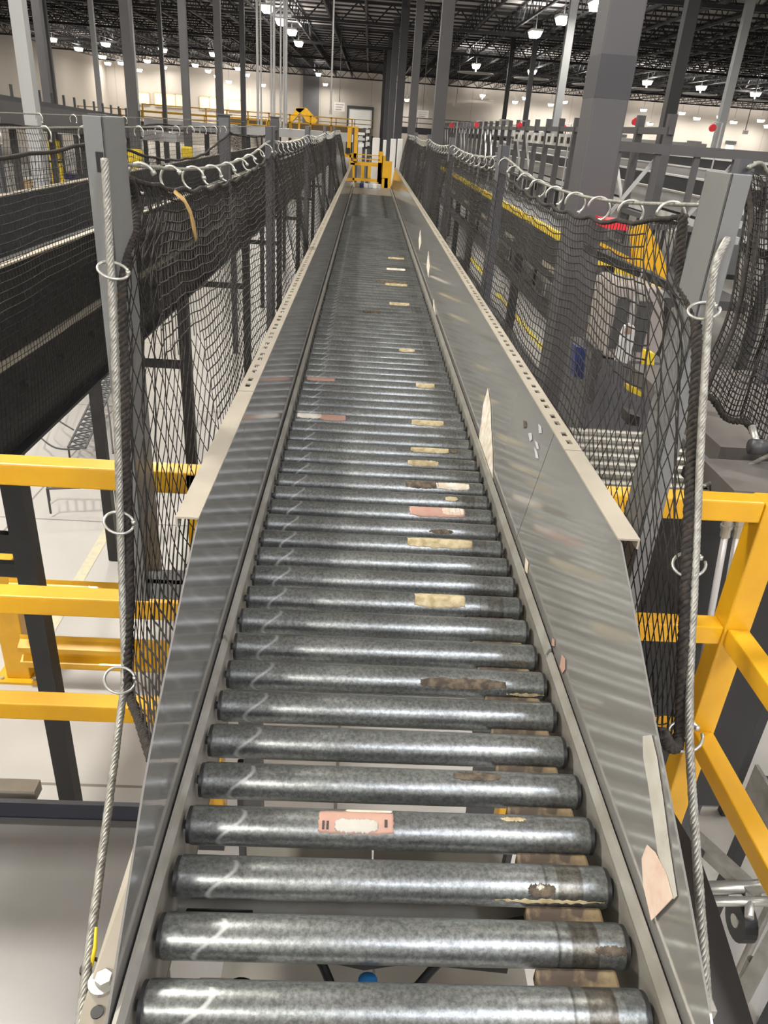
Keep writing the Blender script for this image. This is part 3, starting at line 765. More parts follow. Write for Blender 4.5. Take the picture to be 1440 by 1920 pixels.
def big_net(s, edge, xt, xb, zb, y0, posts, zc, sag, label, cell=.0255, yend=12.2, tail=None):
    t = thing('safety_net', label, 'net')
    rows = 34
    v = np.linspace(0, 1, rows)
    E = interp(cr_path(edge, 6), v)
    # columns: crowded near the hanging edge, then even
    sv = [0]; step = .0055
    while sv[-1] < yend-1.3: sv.append(sv[-1]+step); step = min(cell, step*1.045)
    S = np.array(sv); nS = len(S); G = np.zeros((nS, rows, 3))
    ph = R.uniform(0, 6)
    for i, q in enumerate(S):
        k = 1-math.exp(-q/.22)
        Y = E[:, 1] + q*(yend-E[:, 1])/(yend-E[0, 1]) if 0 else E[:, 1]+q
        # keep columns from slanting for ever: relax to a common Y
        base = E[0, 1]+q
        relax = min(1, q/2.2)**1.2
        Y = Y*(1-relax)+base*relax
        top = np.array([tl(0, y0, posts, zc, sag, yy) for yy in Y])-.046-.010*np.abs(np.sin((Y-y0)*math.pi/.22))
        bay = np.zeros(rows)
        last = y0
        for pq in posts:
            msk = (Y >= last) & (Y <= pq); tt = (Y-last)/(pq-last); bay[msk] = (4*tt*(1-tt))[msk]; last = pq
        prof = v**.8
        X = xt+(xb-xt)*prof+s*(.035*np.sin(v*math.pi)*bay) - s*.012*np.sin(v*math.pi)*np.sin(Y*5.1+v*3+ph)
        Z = top+(zb-top)*v + .012*np.sin(Y*7+v*2.0+ph)*np.sin(v*math.pi)
        reg = np.stack([X, Y, Z], 1)
        fold = .015*math.exp(-q/.12)*np.sin(q*110+v*2.5+ph)*np.minimum(1, q/.02)*np.sin(np.clip(v*1.3+.1, 0, 1)*math.pi)
        near = E.copy(); near[:, 1] = Y; near[:, 2] = E[:, 2]
        P = near*(1-k)+reg*k; P[:, 0] += s*fold
        G[i] = P
    jit = np.random.RandomState(3).normal(0, .0006, G.shape); jit[0] = 0; G = G+jit
    # square mesh beyond, diamonds near the hanging edge
    nd = int(np.searchsorted(S, .60)); P0 = []; P1 = []
    def dia(i, j): return S[i] < .16 or (v[j] > .42 and S[i] < .34+.24*v[j])
    for i in range(nd):
        for j in range(rows-1):
            if not dia(i, j): P0 += [G[i:i+1, j], G[i:i+1, j]]; P1 += [G[i+1:i+2, j], G[i:i+1, j+1]]
    for i in range(nd, nS-1):
        P0.append(G[i, :]); P1.append(G[i+1, :])
    for i in range(nd, nS): P0.append(G[i, :-1]); P1.append(G[i, 1:])
    for j in range(rows-1):
        for i in range(0, nd, 1):
            a = (i+j) % 2
            if not dia(i, j): continue
            if a == 0:
                P0.append(G[i:i+1, j]); P1.append(G[i+1:i+2, j+1])
            else:
                P0.append(G[i+1:i+2, j]); P1.append(G[i:i+1, j+1])
    A0 = np.concatenate(P0); A1 = np.concatenate(P1); dd = np.abs(A1-A0)
    strand_mesh('netting', A0, A1, np.where((dd[:, 1] > 2.2*dd[:, 2]), .0019, .00115), M['net'], t)
    # border rope: laid cord along the hanging edge and the top
    br = MB(); br.rope([Vector(e) for e in edge], .0085 if s < 0 else .0095, 3, .03, 6, .006); br.build('border_rope', M['netrope'], t, smooth=True)
    top = MB(); top.tube([tuple(G[i, 0]) for i in range(0, nS, 1)], .0052, 6); top.build('border_rope', M['netrope'], t, smooth=True)
    # hooks along the cable
    y = y0+(.10 if s < 0 else .14); hp = None
    while y < yend-.3:
        zz = tl(0, y0, posts, zc, sag, y); rmb = MB(); c = (xt-s*.0, y, zz-.020)
        ang = R.uniform(-.5, .5)
        ring_at(rmb, (xt, y, zz-.020), (math.sin(ang)*.6+ .25, 1, 0), .026, .003 if y < 3 else .0022, R.uniform(-25, 25)+(50 if s < 0 else -40))
        rmb.build('snap_hook', M['ring'], t, smooth=True)
        y += .235+R.uniform(-.02, .02)
    return t, G
LEDGE = [(-.425, 1.475, -.112), at(256, 380, X=-.425), at(252, 430, X=-.422), at(234, 490, X=-.418), at(229, 560, X=-.412), at(234, 700, X=-.403), at(237, 900, X=-.39), at(243, 1100, X=-.37), at(241, 1280, X=-.352), at(262, 1350, X=-.30), at(287, 1425, X=-.236)]
netL, GL = big_net(-1, LEDGE, -.425, -.268, -.80, 1.45, LPY, -.088, .045, 'dark square-mesh net along the left side of the roller conveyor')
REDGE = [(.560, 1.40, -.105), at(1276, 470, X=.560), at(1276, 530, X=.558), at(1296, 575, X=.555), at(1307, 640, X=.55), at(1299, 800, X=.54), at(1290, 1000, X=.525), at(1282, 1200, X=.51), at(1274, 1375, X=.495), at(1258, 1400, X=.455), at(1240, 1372, X=.42)]
netR, GR = big_net(1, REDGE, .560, .452, -.80, 1.32, RPY, -.080, .05, 'dark square-mesh net along the right side of the roller conveyor')
for (nt_, X, pts) in ((netL, -.36, ((212, 507, -.407, 0), (223, 980, -.39, 0), (225, 1275, -.36, 0))), (netR, .53, ((1320, 582, .550, 0), (1292, 1058, .528, 0), (1284, 1380, .50, 0)))):
    for (px, py, xx, _) in pts:
        p = at(px, py, X=xx); mb = MB()
        # rings lie almost level round rope and border
        c = Vector(p); pts_ = []
        for k in range(21):
            t_ = math.radians(30+330*k/20); pts_.append(c+Vector((math.cos(t_)*.024, math.sin(t_)*.022, -math.cos(t_)*.006*(1 if X < 0 else -1)+math.sin(t_)*.008)))
        mb.tube(pts_, .0025, 6); mb.tube([pts_[0]-Vector((0, 0, .006)), pts_[0]], .004, 6)
        mb.build('snap_hook', M['ring'], nt_, smooth=True)
# amber tape strip caught on the left net
a = [at(328, 362, X=-.405), at(345, 378, X=-.402), at(357, 400, X=-.398), at(365, 425, X=-.394), at(371, 452, X=-.39)]
wds = [.012, .020, .022, .018, .011]; vs = []; fs = []
for i, (p, wd) in enumerate(zip(a, wds)):
    vs += [(p.x+.004*math.sin(i*1.3), p.y-wd*1.0, p.z-.004*i*0), (p.x-.003, p.y+wd*1.0, p.z+.006)]
for i in range(len(a)-1): fs.append((2*i, 2*i+1, 2*i+3, 2*i+2))
tp = MB().add(vs, fs).build('tape_strip', M['tape'], None, smooth=True); sd = tp.modifiers.new('t', 'SOLIDIFY'); sd.thickness = .0006
tag(tp, 'amber tape strip dangling from the left net just below its hooks', 'tape')
# yellow cable tie on the left rope
p0 = at(171, 1812, X=-.30); p1 = at(180, 1738, X=-.302)
ct = MB(); ct.tube([p0, (p0+p1)/2+Vector((.002, 0, 0)), p1], [.0028, .0026, .0018], 8)
ct = tag(ct.build('cable_tie', M['yellow2'], None, smooth=True), 'yellow cable tie tail sticking up beside the bolt at lower left', 'cable tie')
MB().tube([p0+Vector((.012*math.cos(a_), .012*math.sin(a_), -.004)) for a_ in [k*.52 for k in range(12)]], .0028, 6, closed=True).build('loop', M['black'], ct)

# ================================================================== PLATFORM DECK AND HANDRAILS
dk = thing('platform_deck', 'dark grey plate deck at the lower left with an upturned black edge', 'platform')
MB().box(-3.5, -.40, -.4, 1.33, -1.66, -1.60).build('deck_plate', M['deck'], dk)
MB().box(-3.5, -.40, 1.332, 1.345, -1.80, -1.55).build('toe_board', mat('blue_black_edge', (.022, .024, .035), .4), dk)
for xx in (-3.3, -1.9, -.5): MB().box(xx-.06, xx+.06, 1.16, 1.28, FLOOR, -1.66).build('leg', M['dark'], dk)
S = .052
def rail(name, p, q, parent): return MB().bar(p, q, S, S).build(name, M['yellow'], parent, bevel=.004)
hl = thing('handrail', 'yellow square-tube handrail crossing behind the left net', 'handrail')
for z in (-.715, -1.055, -1.385): rail('rail', (-3.6, 1.5, z), (-.31, 1.5, z), hl)
for xx in (-.335, -2.6): MB().box(xx-.026, xx+.026, 1.474, 1.526, -1.80, -.69).build('upright', M['yellow'], hl, bevel=.004)
MB().bar((-3.6, 1.5, -1.83), (-.31, 1.5, -1.83), .09, .06).build('base_channel', M['dark'], hl)
hr = thing('handrail', 'yellow square-tube handrail with a corner upright on the right', 'handrail')
for z in (-.715, -1.055, -1.385): rail('rail', (.43, 1.5, z), (.925, 1.5, z), hr)
MB().box(.925, .99, 1.47, 1.535, -1.95, -.69).build('upright', M['yellow'], hr, bevel=.004)
rail('rail', (.99, 1.5, -.715), (1.9, 1.5, -.715), hr)
for z in (-1.055, -1.385): rail('rail', (.958, 1.47, z), (.958, .35, z), hr)
MB().box(.46, .51, 1.475, 1.525, -1.95, -.69).build('upright', M['yellow'], hr, bevel=.004)
MB().box(.93, .985, .3, .36, -1.95, -1.03).build('upright', M['yellow'], hr, bevel=.004)
# black machine cabinet behind the right handrail with two conduits and an upper deck
cb = thing('machine_enclosure', 'black sheet enclosure right behind the right yellow handrail', 'machine')
MB().box(.50, 1.34, 1.80, 1.86, -2.0, -.86).build('side_sheet', M['black'], cb)
MB().box(.50, .54, 1.86, 3.2, -2.0, -.86).build('side_sheet', M['blacksteel'], cb)
MB().box(1.02, 3.6, 1.78, 2.00, -.86, -.80).build('top_deck', mat('dusty_grey_brown_deck', (.15, .135, .125), .6, 0, (6, .3, .7), c2=(.11, .10, .09)), cb)
MB().box(1.12, 3.6, 2.10, 3.0, -.86, -.80).build('top_deck', bpy.data.materials['dusty_grey_brown_deck'], cb)
MB().box(1.02, 3.6, 2.0, 2.10, -.90, -.87).build('slot_tray', M['black'], cb)
for xx in (.56, 1.3, 3.5): MB().box(xx-.03, xx+.03, 1.9, 2.06, FLOOR, -.9).build('leg', M['dark'], cb)
for k, (x0, x1) in enumerate(((1366, 1310), (1388, 1335))):
    a = at(x0, 968, Y=1.70); b = at(x1, 1280, Y=1.70)
    t = MB(); t.cyl(a, b, .009, 12); t.build('conduit', M['conduit'], cb, smooth=True)
    d = (b-a).normalized(); t = MB(); t.cyl(a+d*.01, a+d*.06, .013, 12); t.cyl(a+d*.025, a+d*.035, .016, 12); t.build('fitting', M['ring'], cb)
# silver hose beyond
hs = MB().tube(cr_path([at(1318, 912, Y=1.9), at(1370, 890, Y=1.95), at(1440, 855, Y=2.0), at(1500, 830, Y=2.05)]), .006, 8).build('flexible_hose', M['wire'], None, smooth=True)
tag(hs, 'pale flexible hose lying over the dark deck above the right yellow rail', 'hose')
# lower roller tables under the right handrail
def roller_table(x0, x1, y0, y1, z, n, label, rz=0):
    t = thing('roller_table', label, 'conveyor', ((x0+x1)/2, (y0+y1)/2, z-.3), rz=rz); hx = (x1-x0)/2; hy = (y1-y0)/2
    for sx in (-1, 1): MB().box(sx*hx, sx*(hx+.02), -hy, hy, .12, .36).build('side_frame', M['frame'], t)
    rp = None
    for i in range(n):
        if rp is None: rp = MB().cyl((-hx, 0, 0), (hx, 0, 0), .022, 14).build('roller', M['roller'], t, smooth=True); o = rp
        else: o = rp.copy(); col.objects.link(o); o.parent = t
        o.location = (0, -hy+.03+i*(2*hy-.06)/(n-1), .28)
    for sx in (-1, 1):
        for sy in (-1, 1): MB().box(sx*hx-.03, sx*hx+.03, sy*(hy-.1)-.03, sy*(hy-.1)+.03, FLOOR-(z-.3), .12).build('leg', M['dark'], t)
    return t
a = at(1375, 1290, Z=-2.3); roller_table(a.x, a.x+.75, a.y-.05, a.y+.85, -2.3, 13, 'upper short roller table seen between the yellow rails at right')
a = at(1372, 1385, Z=-2.95); roller_table(a.x+.02, a.x+.9, a.y-1.1, a.y-.25, -2.95, 15, 'lower short roller table below the yellow rails at the right edge')
# black beam at lower right
a = at(1268, 1560, Z=-1.35); b = at(1330, 1900, Z=-1.35); c = at(1412, 1920, Z=-1.35)
bb = MB(); m = [at(1262, 1520, Z=-1.35), at(1310, 1600, Z=-1.35), at(1345, 1700, Z=-1.35), at(1425, 1960, Z=-1.35), at(1310, 1960, Z=-1.35)]
k = len(m); bb.add([tuple(p) for p in m]+[(p.x, p.y, p.z-.12) for p in m], [tuple(range(k)), tuple(range(2*k-1, k-1, -1))]+[(i, k+i, k+(i+1) % k, (i+1) % k) for i in range(k)])
bb = tag(bb.build('support_beam', M['blacksteel'], None), 'black tapering support beam beside the right end of the conveyor', 'beam')
MB().box(.50, .56, .55, .61, FLOOR, -1.47).build('leg', M['dark'], bb)
# cart with pipes and a caster
ct_ = thing('pipe_cart', 'grey pipe-frame cart standing on the floor at the lower right', 'cart')
Zc = -3.0
P = lambda x, y, z=Zc: at(x, y, Z=z)
for (a, b, r) in (((1325, 1665), (1470, 1660), .03), ((1325, 1690), (1470, 1690), .022), ((1405, 1655), (1405, 1720), .02)):
    MB().cyl(P(*a), P(*b), r, 12).build('tube', M['ring'], ct_, smooth=True)
MB().bar(P(1290, 1560), P(1420, 1680), .075, .05).build('brace', M['frame'], ct_)
MB().bar(P(1460, 1740), P(1385, 1880), .06, .05).build('brace', M['frame'], ct_)
MB().bar(P(1300, 1600), P(1335, 1590), .04).build('brace', M['dark'], ct_)
p = P(1402, 1700); mb = MB().cyl(p+Vector((-.03, 0, -.1)), p+Vector((.03, 0, -.1)), .09, 20); w_ = mb.build('caster', M['black'], ct_); MB().cyl(p+Vector((-.035, 0, -.1)), p+Vector((.035, 0, -.1)), .03, 12).build('hub', M['ring'], w_)
MB().box(P(1340, 1700).x, P(1440, 1780).x, P(1400, 1800).y, P(1400, 1710).y, -3.6, -3.55).build('tray', M['frame'], ct_)
for a in ((1330, 1668), (1460, 1662), (1410, 1800)): q = P(*a); MB().cyl((q.x, q.y, FLOOR), q, .02, 10).build('leg', M['frame'], ct_)

# ================================================================== LEFT PARALLEL CONVEYOR
lc = thing('belt_conveyor', 'long black-sided conveyor parallel on the left behind its own net', 'conveyor')
MB().box(-1.53, -1.50, 1.6, 32, -.98, -.60).build('side_guard', M['blacksteel'], lc)
MB().box(-1.53, -1.465, 1.6, 32, -.612, -.604).build('guard_flange', M['tan'], lc)
MB().box(-2.31, -2.28, 1.6, 32, -.98, -.55).build('side_guard', M['dark'], lc)
MB().box(-2.34, -2.28, 1.6, 32, -.548, -.54).build('guard_flange', M['tan'], lc)
MB().box(-2.28, -1.53, 1.6, 32, -.90, -.86).build('belt', M['belt'], lc)
mb = MB(); mb.box(-1.53, -1.462, 1.6, 32, -1.0, -.99); mb.build('lower_ledge', M['tan'], lc)
mb = MB(); mb.box(-1.55, -1.47, 1.6, 32, -1.36, -1.002)
mb.box(-1.55, -1.43, 1.6, 32, -1.37, -1.355); mb.build('frame_channel', M['blacksteel'], lc)
MB().box(-2.36, -2.28, 1.6, 32, -1.36, -1.0).build('frame_channel', M['blacksteel'], lc)
for yy in [2+1.2*k for k in range(20)]: MB().box(-2.28, -1.55, yy, yy+.05, -1.3, -1.22).build('cross_member', M['blacksteel'], lc)
for yy in [1.9+.45*k for k in range(24)]: mb = MB(); mb.cyl((-1.47, yy, -1.12), (-1.455, yy, -1.12), .014, 10); mb.build('bearing', M['dark'], lc)
for yy in (3.0, 6.4, 10, 14, 18, 23, 28):
    for xx in (-1.50, -2.32): MB().box(xx-.045, xx+.045, yy, yy+.09, FLOOR+.01, -1.37).build('leg', M['blacksteel'], lc)
    MB().box(-2.32, -1.5, yy+.02, yy+.06, -2.0, -1.93).build('leg_brace', M['blacksteel'], lc)
    MB().box(-1.6, -1.40, yy-.05, yy+.14, FLOOR, FLOOR+.012).build('foot_plate', M['blacksteel'], lc)
def flat_net(name, x, y0, y1, z0, z1, cell, label, posts, sag=.05, r=.0016, hooks=.5, hook_max=12, zfun=None, xbow=.03):
    t = thing(name, label, 'net'); ny = int((y1-y0)/cell)+1; nz = int((z1-z0)/cell)+1
    Y = np.linspace(y0, y1, ny)[:, None]; v = np.linspace(0, 1, nz)[None, :]
    s = np.zeros_like(Y); last = y0
    for ip, p in enumerate(posts):
        mk = (Y >= last) & (Y <= p); tt = (Y-last)/(p-last); s[mk] = (4*tt*(1-tt))[mk]*(sag[ip] if isinstance(sag, tuple) else sag); last = p
    top = z1-s-.008*np.abs(np.sin(Y*math.pi/hooks))
    Z = z0+(top-z0)*v; X = x+xbow*np.sin(v*math.pi)*np.minimum(1, s*15)+.012*np.sin(Y*4+v*5)
    G = np.stack([X+0*Z, Y+0*Z, Z], 2)
    strand_mesh('netting', np.concatenate([G[:-1].reshape(-1, 3), G[:, :-1].reshape(-1, 3)]), np.concatenate([G[1:].reshape(-1, 3), G[:, 1:].reshape(-1, 3)]), r, M['net'], t)
    MB().tube([tuple(G[i, -1]) for i in range(0, ny, 2)], .009, 6).build('border_rope', M['netrope'], t, smooth=True)
    c = MB(); c.tube([(x, y0, z1+.05), (x, y1, z1+.05)], .005, 6); c.build('top_cable', M['wire'], t)
    y = y0+.2; k = 0
    while y < y1 and k < hook_max:
        mb = MB(); ring_at(mb, (x, y, z1+.02), (.5, 1, 0), .036, .0035); mb.build('snap_hook', M['ring'], t, smooth=True); y += hooks; k += 1
    return t
flat_net('safety_net', -1.42, 1.5, 13, -1.30, -.15, .034, 'dark net hanging over the near side of the left black conveyor', (4.5, 8.5, 13), (.05, .17, .06), .0016, .5, 14)
flat_net('safety_net', -2.37, 1.7, 16, -.56, -.13, .045, 'second dark net on the far side of the left black conveyor', (5.2, 9.5, 16), .04, .0018, .7, 10)
def box_post(x, y, w_, z0, z1, label, m='netfar'):
    t = thing('net_post', label, 'post', (x, y, z0)); MB().box(-w_/2, w_/2, -w_/2, w_/2, 0, z1-z0).build('tube', M[m], t)
    MB().box(-w_*.7, w_*.7, -w_*.7, w_*.7, z1-z0, z1-z0+.012).build('cap', M[m], t); return t
box_post(-1.46, 4.6, .07, -1.0, -.05, 'dark post of the left black conveyor just left of the near grey post')
box_post(-1.46, 8.5, .10, -1.0, .0, 'dark post of the left black conveyor right of the sagging black rope')
box_post(-1.46, 13., .12, -1.0, .02, 'farthest dark post of the left black conveyor')
box_post(-2.37, 5.3, .07, -.6, -.03, 'slim dark post on the far side of the left black conveyor')
# high dark conveyor sloping down across the far left
hc = thing('raised_conveyor', 'grey raised conveyor sloping down along the left wall side', 'conveyor')
pts = [(at(0, 176, X=-9.5)), at(150, 196, X=-9.5), at(262, 218, X=-9.5)]
def ribbon(a, b, dz, wx, name, m, par):
    mb = MB(); mb.add([(a.x, a.y, a.z), (a.x, a.y, a.z-dz), (b.x, b.y, b.z-dz), (b.x, b.y, b.z), (a.x-wx, a.y, a.z), (a.x-wx, a.y, a.z-dz), (b.x-wx, b.y, b.z-dz), (b.x-wx, b.y, b.z)],
        [(0, 1, 2, 3), (7, 6, 5, 4), (0, 3, 7, 4), (1, 5, 6, 2), (0, 4, 5, 1), (3, 2, 6, 7)]); return mb.build(name, m, par)
a0 = at(-40, 170, X=-9.5); a1 = at(262, 222, X=-9.5)
ribbon(a0, a1, .12, 1.2, 'top_edge', M['dark'], hc)
ribbon(a0+Vector((0, 0, -.12)), a1+Vector((0, 0, -.12)), .55, 1.0, 'side_panel', M['column'], hc)
ribbon(a0+Vector((.05, 0, -.67)), a1+Vector((.05, 0, -.67)), .10, 1.1, 'lower_edge', M['dark'], hc)
for k in range(16):
    q = a0+(a1-a0)*(k/15); MB().box(q.x-.03, q.x+.03, q.y-.03, q.y+.03, q.z, q.z+.28).build('stanchion', M['dark'], hc)
for k in range(6):
    q = a0+(a1-a0)*(k/5); MB().box(q.x-.6, q.x-.45, q.y-.08, q.y+.08, FLOOR, q.z-.7).build('leg', M['dark'], hc)

# steel guard barrier on the floor, left
gb = thing('guardrail_barrier', 'double yellow corrugated guardrail standing on the floor at left', 'barrier')
b0 = at(45, 1262, Z=FLOOR)
MB().box(b0.x-.09, b0.x+.09, b0.y-.09, b0.y+.09, FLOOR+.02, FLOOR+1.07).build('upright', M['yellow'], gb, bevel=.008)
MB().box(b0.x-.17, b0.x+.17, b0.y-.14, b0.y+.14, FLOOR, FLOOR+.022).build('base_plate', M['yellow'], gb)
for dx in (-.12, .12):
    for dy in (-.1, .1): MB().cyl((b0.x+dx, b0.y+dy, FLOOR+.02), (b0.x+dx, b0.y+dy, FLOOR+.04), .015, 6).build('anchor_bolt', M['ring'], gb)
MB().box(b0.x+2.45, b0.x+2.63, b0.y-.09, b0.y+.09, FLOOR+.0, FLOOR+1.07).build('upright', M['yellow'], gb, bevel=.008)
for zc_ in (FLOOR+.30, FLOOR+.80):
    prof = [(-.155, 0), (-.12, -.01), (-.085, -.07), (-.05, -.07), (-.02, -.015), (.02, -.015), (.05, -.07), (.085, -.07), (.12, -.01), (.155, 0)]
    vs = []; fs = []
    for xx in (b0.x+.08, b0.x+2.6):
        for (z, y) in prof: vs.append((xx, b0.y-.10+y, zc_+z))
    n = len(prof)
    for i in range(n-1): fs.append((i, i+1, n+i+1, n+i))
    o = MB().add(vs, fs).build('corrugated_rail', M['yellow'], gb, smooth=False); sd = o.modifiers.new('t', 'SOLIDIFY'); sd.thickness = .005
# floor lines
def floorline(p, q, wd, label, m='yline', n=1, gap=0):
    a = at(*p, Z=FLOOR); b = at(*q, Z=FLOOR); d = (b-a); L = d.length; d.normalize(); s_ = Vector((-d.y, d.x, 0))*wd/2
    mb = MB(); seg = L/n
    for i in range(n):
        u = a+d*(seg*i); v = a+d*(seg*(i+1)-gap)
        mb.add([(*(u-s_).xy, FLOOR+.001), (*(u+s_).xy, FLOOR+.001), (*(v+s_).xy, FLOOR+.001), (*(v-s_).xy, FLOOR+.001), (*(u-s_).xy, FLOOR+.003), (*(u+s_).xy, FLOOR+.003), (*(v+s_).xy, FLOOR+.003), (*(v-s_).xy, FLOOR+.003)],
               [(0,3,2,1),(4,5,6,7),(0,1,5,4),(1,2,6,5),(2,3,7,6),(3,0,4,7)])
    return tag(mb.build('floor_line', M[m], None), label, 'floor marking')
M['yline'] = mat('worn_yellow_line', (.60, .54, .34), .5, 0, (14, .35, .6), c2=(.48, .46, .40))
M['ytape'] = mat('yellow_floor_tape', (.80, .66, .03), .45)
floorline((88, 1190), (205, 990), .10, 'faded yellow floor line running between the yellow barrier and the left rope')
floorline((1168, 852), (1075, 722), .12, 'nearest run of dashed bright yellow floor tape beyond the right net', 'ytape', 3, .12)
floorline((1030, 668), (930, 548), .14, 'middle run of bright yellow floor tape beyond the right net', 'ytape', 5, .15)
floorline((906, 512), (880, 480), .16, 'far run of bright yellow floor tape beyond the right net', 'ytape', 2, .2)
# lattice rack with bent loops lying under the left conveyor
wr = thing('wire_gate', 'grey lattice strip with bent wire loops on the floor left of the rope', 'rack')
Q = lambda x, y, z=FLOOR+.25: at(x, y, Z=z)
A, B, C_, D_ = Q(198, 695), Q(222, 700), Q(160, 840), Q(128, 838)
mb = MB(); nn = 16
for i in range(nn+1):
    t = i/nn; a = A.lerp(D_, t); b = B.lerp(C_, t); mb.tube([a, b], .012, 5)
    if i < nn:
        t2 = (i+1)/nn; a2 = A.lerp(D_, t2); b2 = B.lerp(C_, t2); mb.tube([a, b2], .012, 5); mb.tube([b, a2], .012, 5)
mb.tube([A, D_], .016, 5); mb.tube([B, C_], .016, 5); mb.build('lattice', M['dark'], wr)
for pts in ([(182, 730), (140, 706), (110, 770), (106, 785), (138, 806)], [(140, 706), (105, 735), (72, 805), (74, 818), (105, 840), (150, 842)], [(200, 745), (206, 790), (212, 850)]):
    MB().tube(cr_path([Q(*p) for p in pts], 5), .011, 6).build('wire_loop', M['dark'], wr, smooth=True)
for p in (A, D_): MB().cyl((p.x, p.y, FLOOR), p, .012, 6).build('leg', M['dark'], wr)
wb = thing('wire_frame_shadow', 'wire-frame shadow built as dark wires below the top yellow rail at left', 'shadow')  # shadow of the wire frame, modelled as dark wires on thin legs
Q2 = lambda x, y: at(x, y, Z=FLOOR+.35)
mb = MB(); c4 = [Q2(86, 893), Q2(215, 895), Q2(215, 912), Q2(88, 916)]
mb.tube(c4, .014, 5, closed=True)
for k in range(1, 8): mb.tube([c4[0].lerp(c4[1], k/8), c4[3].lerp(c4[2], k/8)], .009, 5)
mb.build('shadow_wires', M['dark'], wb)
for c in c4: MB().cyl((c.x, c.y, FLOOR+.05), c, .012, 6).build('leg', M['dark'], wb)
# slotted strut sticking in at left
ss = MB(); p = at(0, 1022, X=-1.6); ss.box(-3.2, -1.55, 3.02, 3.06, p.z-.05, p.z+.05)
for k in range(14): ss.mi = 1; ss.box(-3.1+k*.11, -3.05+k*.11, 3.015, 3.021, p.z+.01, p.z+.025)
tag(ss.build('slotted_strut', [M['blacksteel'], M['conduit']], None), 'black slotted strut fixed to the dark leg at the left edge', 'strut')
# tan edge beam behind the deck, lower left
eb = MB().box(-3.4, -.78, 1.40, 1.44, -1.62, -1.585).build('edge_beam', M['tan'], None); tag(eb, 'tan edge beam just beyond the black toe board at lower left', 'beam')

# ================================================================== FAR END GATE
def pb(mb, x0, y0, x1, y1, D, t):
    a = at(x0, y0, Y=D); b = at(x1, y1, Y=D); mx = min(a.x, b.x); Mx = max(a.x, b.x)
    return mb.box(mx, Mx, D, D+t, min(a.z, b.z), max(a.z, b.z))
D = 12.7
gt = thing('safety_gate', 'bright yellow gate and guard frame closing the far end of the conveyor', 'gate')
for (n_, l) in (('gate_frame', [(658, 302, 714, 313), (658, 333, 714, 342), (657, 305, 664, 342), (709, 305, 714, 340), (677, 311, 682, 334), (690, 311, 695, 334)]),
                ('slat', [(664, 288, 712, 293)]), ('slat', [(664, 296, 712, 301)]), ('upright', [(652, 238, 657, 286)]), ('upright', [(665, 240, 669, 305)]),
                ('side_leaf', [(710, 284, 715, 352), (717, 292, 721, 335), (723, 302, 732, 357), (710, 333, 726, 356)]), ('crossbar', [(645, 286, 668, 296)]), ('top_bar', [(652, 236, 672, 240)])):
    mb = MB()
    for q in l: pb(mb, *q, D, .06)
    mb.build(n_, M['yellow'], gt)
MB().box(at(655, 300, Y=D).x, at(658, 300, Y=D).x, D, D+.05, FLOOR, at(655, 290, Y=D).z).build('leg', M['yellow'], gt)
MB().box(at(727, 300, Y=D).x, at(730, 300, Y=D).x, D, D+.05, FLOOR, at(655, 340, Y=D).z).build('leg', M['yellow'], gt)
pb(MB(), 648, 277, 656, 288, D-.05, .05).build('latch_box', M['blacksteel'], gt)
for k, (x0, y0, x1, y1, lb) in enumerate(((699, 258, 709, 322, 'white post panel standing behind the yellow gate'), (733, 260, 740, 312, 'white upright panel just right of the yellow gate'), (746, 260, 753, 300, 'second white upright panel right of the yellow gate'), (719, 262, 723, 295, 'narrow white upright panel above the gate leaf'))):
    a = at(x0, y0, Y=13.5+k*.4); b = at(x1, y1, Y=13.5+k*.4)
    o = MB().box(a.x, b.x, a.y, a.y+.06, FLOOR, a.z).build('upright_panel', M['white'], None, bevel=.01); tag(o, lb, 'panel')
# tall transfer machine in the distance behind the gate
tm = thing('transfer_machine', 'dark upright machine with white trays beyond the yellow gate', 'machine')
for xx in (670, 684, 693): mb = MB(); a = at(xx, 240, Y=16); mb.box(a.x-.03, a.x+.03, 16, 16.1, FLOOR, a.z); mb.build('mast', M['dark'], tm)
for k, (x0, y0, x1, y1) in enumerate(((670, 248, 684, 254), (670, 258, 684, 264), (672, 268, 682, 276), (686, 243, 693, 250), (687, 256, 692, 262), (686, 266, 693, 274))):
    pb(MB(), x0, y0, x1, y1, 15.9, .3).build('tray', M['white'] if k % 2 == 0 else M['whitesteel'], tm)
for (x0, y0, x1, y1) in ((670, 254, 697, 257), (670, 264, 697, 267), (684, 276, 697, 280)): pb(MB(), x0, y0, x1, y1, 16.1, .4).build('shelf', M['blacksteel'], tm)
# clutter of totes under the gate
for k in range(7):
    a = at(662+k*8, 350, Y=12.4); o = MB().box(a.x-.03, a.x+.03, 11.9, 11.96, -.81, -.75).build('parcel', M[('white', 'kraft', 'navy', 'white', 'whitesteel', 'white', 'conduit')[k]], None, bevel=.006)
    tag(o, f'{("small white", "brown carton", "dark blue", "white flat", "silver", "white square", "pale grey")[k]} parcel at the end of the rollers below the gate', 'parcel')
# yellow crossover stair far away
cs = thing('crossover_stair', 'yellow crossover stair bridge far off left of the gate', 'stairs'); D = 55
def fpoly(mb, pts, D, t):
    q = [at(x, y, Y=D) for x, y in pts]; return mb.prism([(p.x, p.z) for p in q], 'Y', D, D+t)
fpoly(MB(), [(540, 226), (556, 203), (572, 203), (560, 214), (548, 228)], D, 1.0).build('stair_flight', M['yellow'], cs)
fpoly(MB(), [(553, 202), (573, 202), (595, 226), (590, 233), (574, 228), (566, 214), (556, 208)], D, 1.0).build('stair_flight', M['yellow'], cs)
for xx in (545, 560, 580): a = at(xx, 222, Y=D); MB().box(a.x-.06, a.x+.06, D+.3, D+.5, FLOOR, a.z+.2).build('leg', M['yellow'], cs)

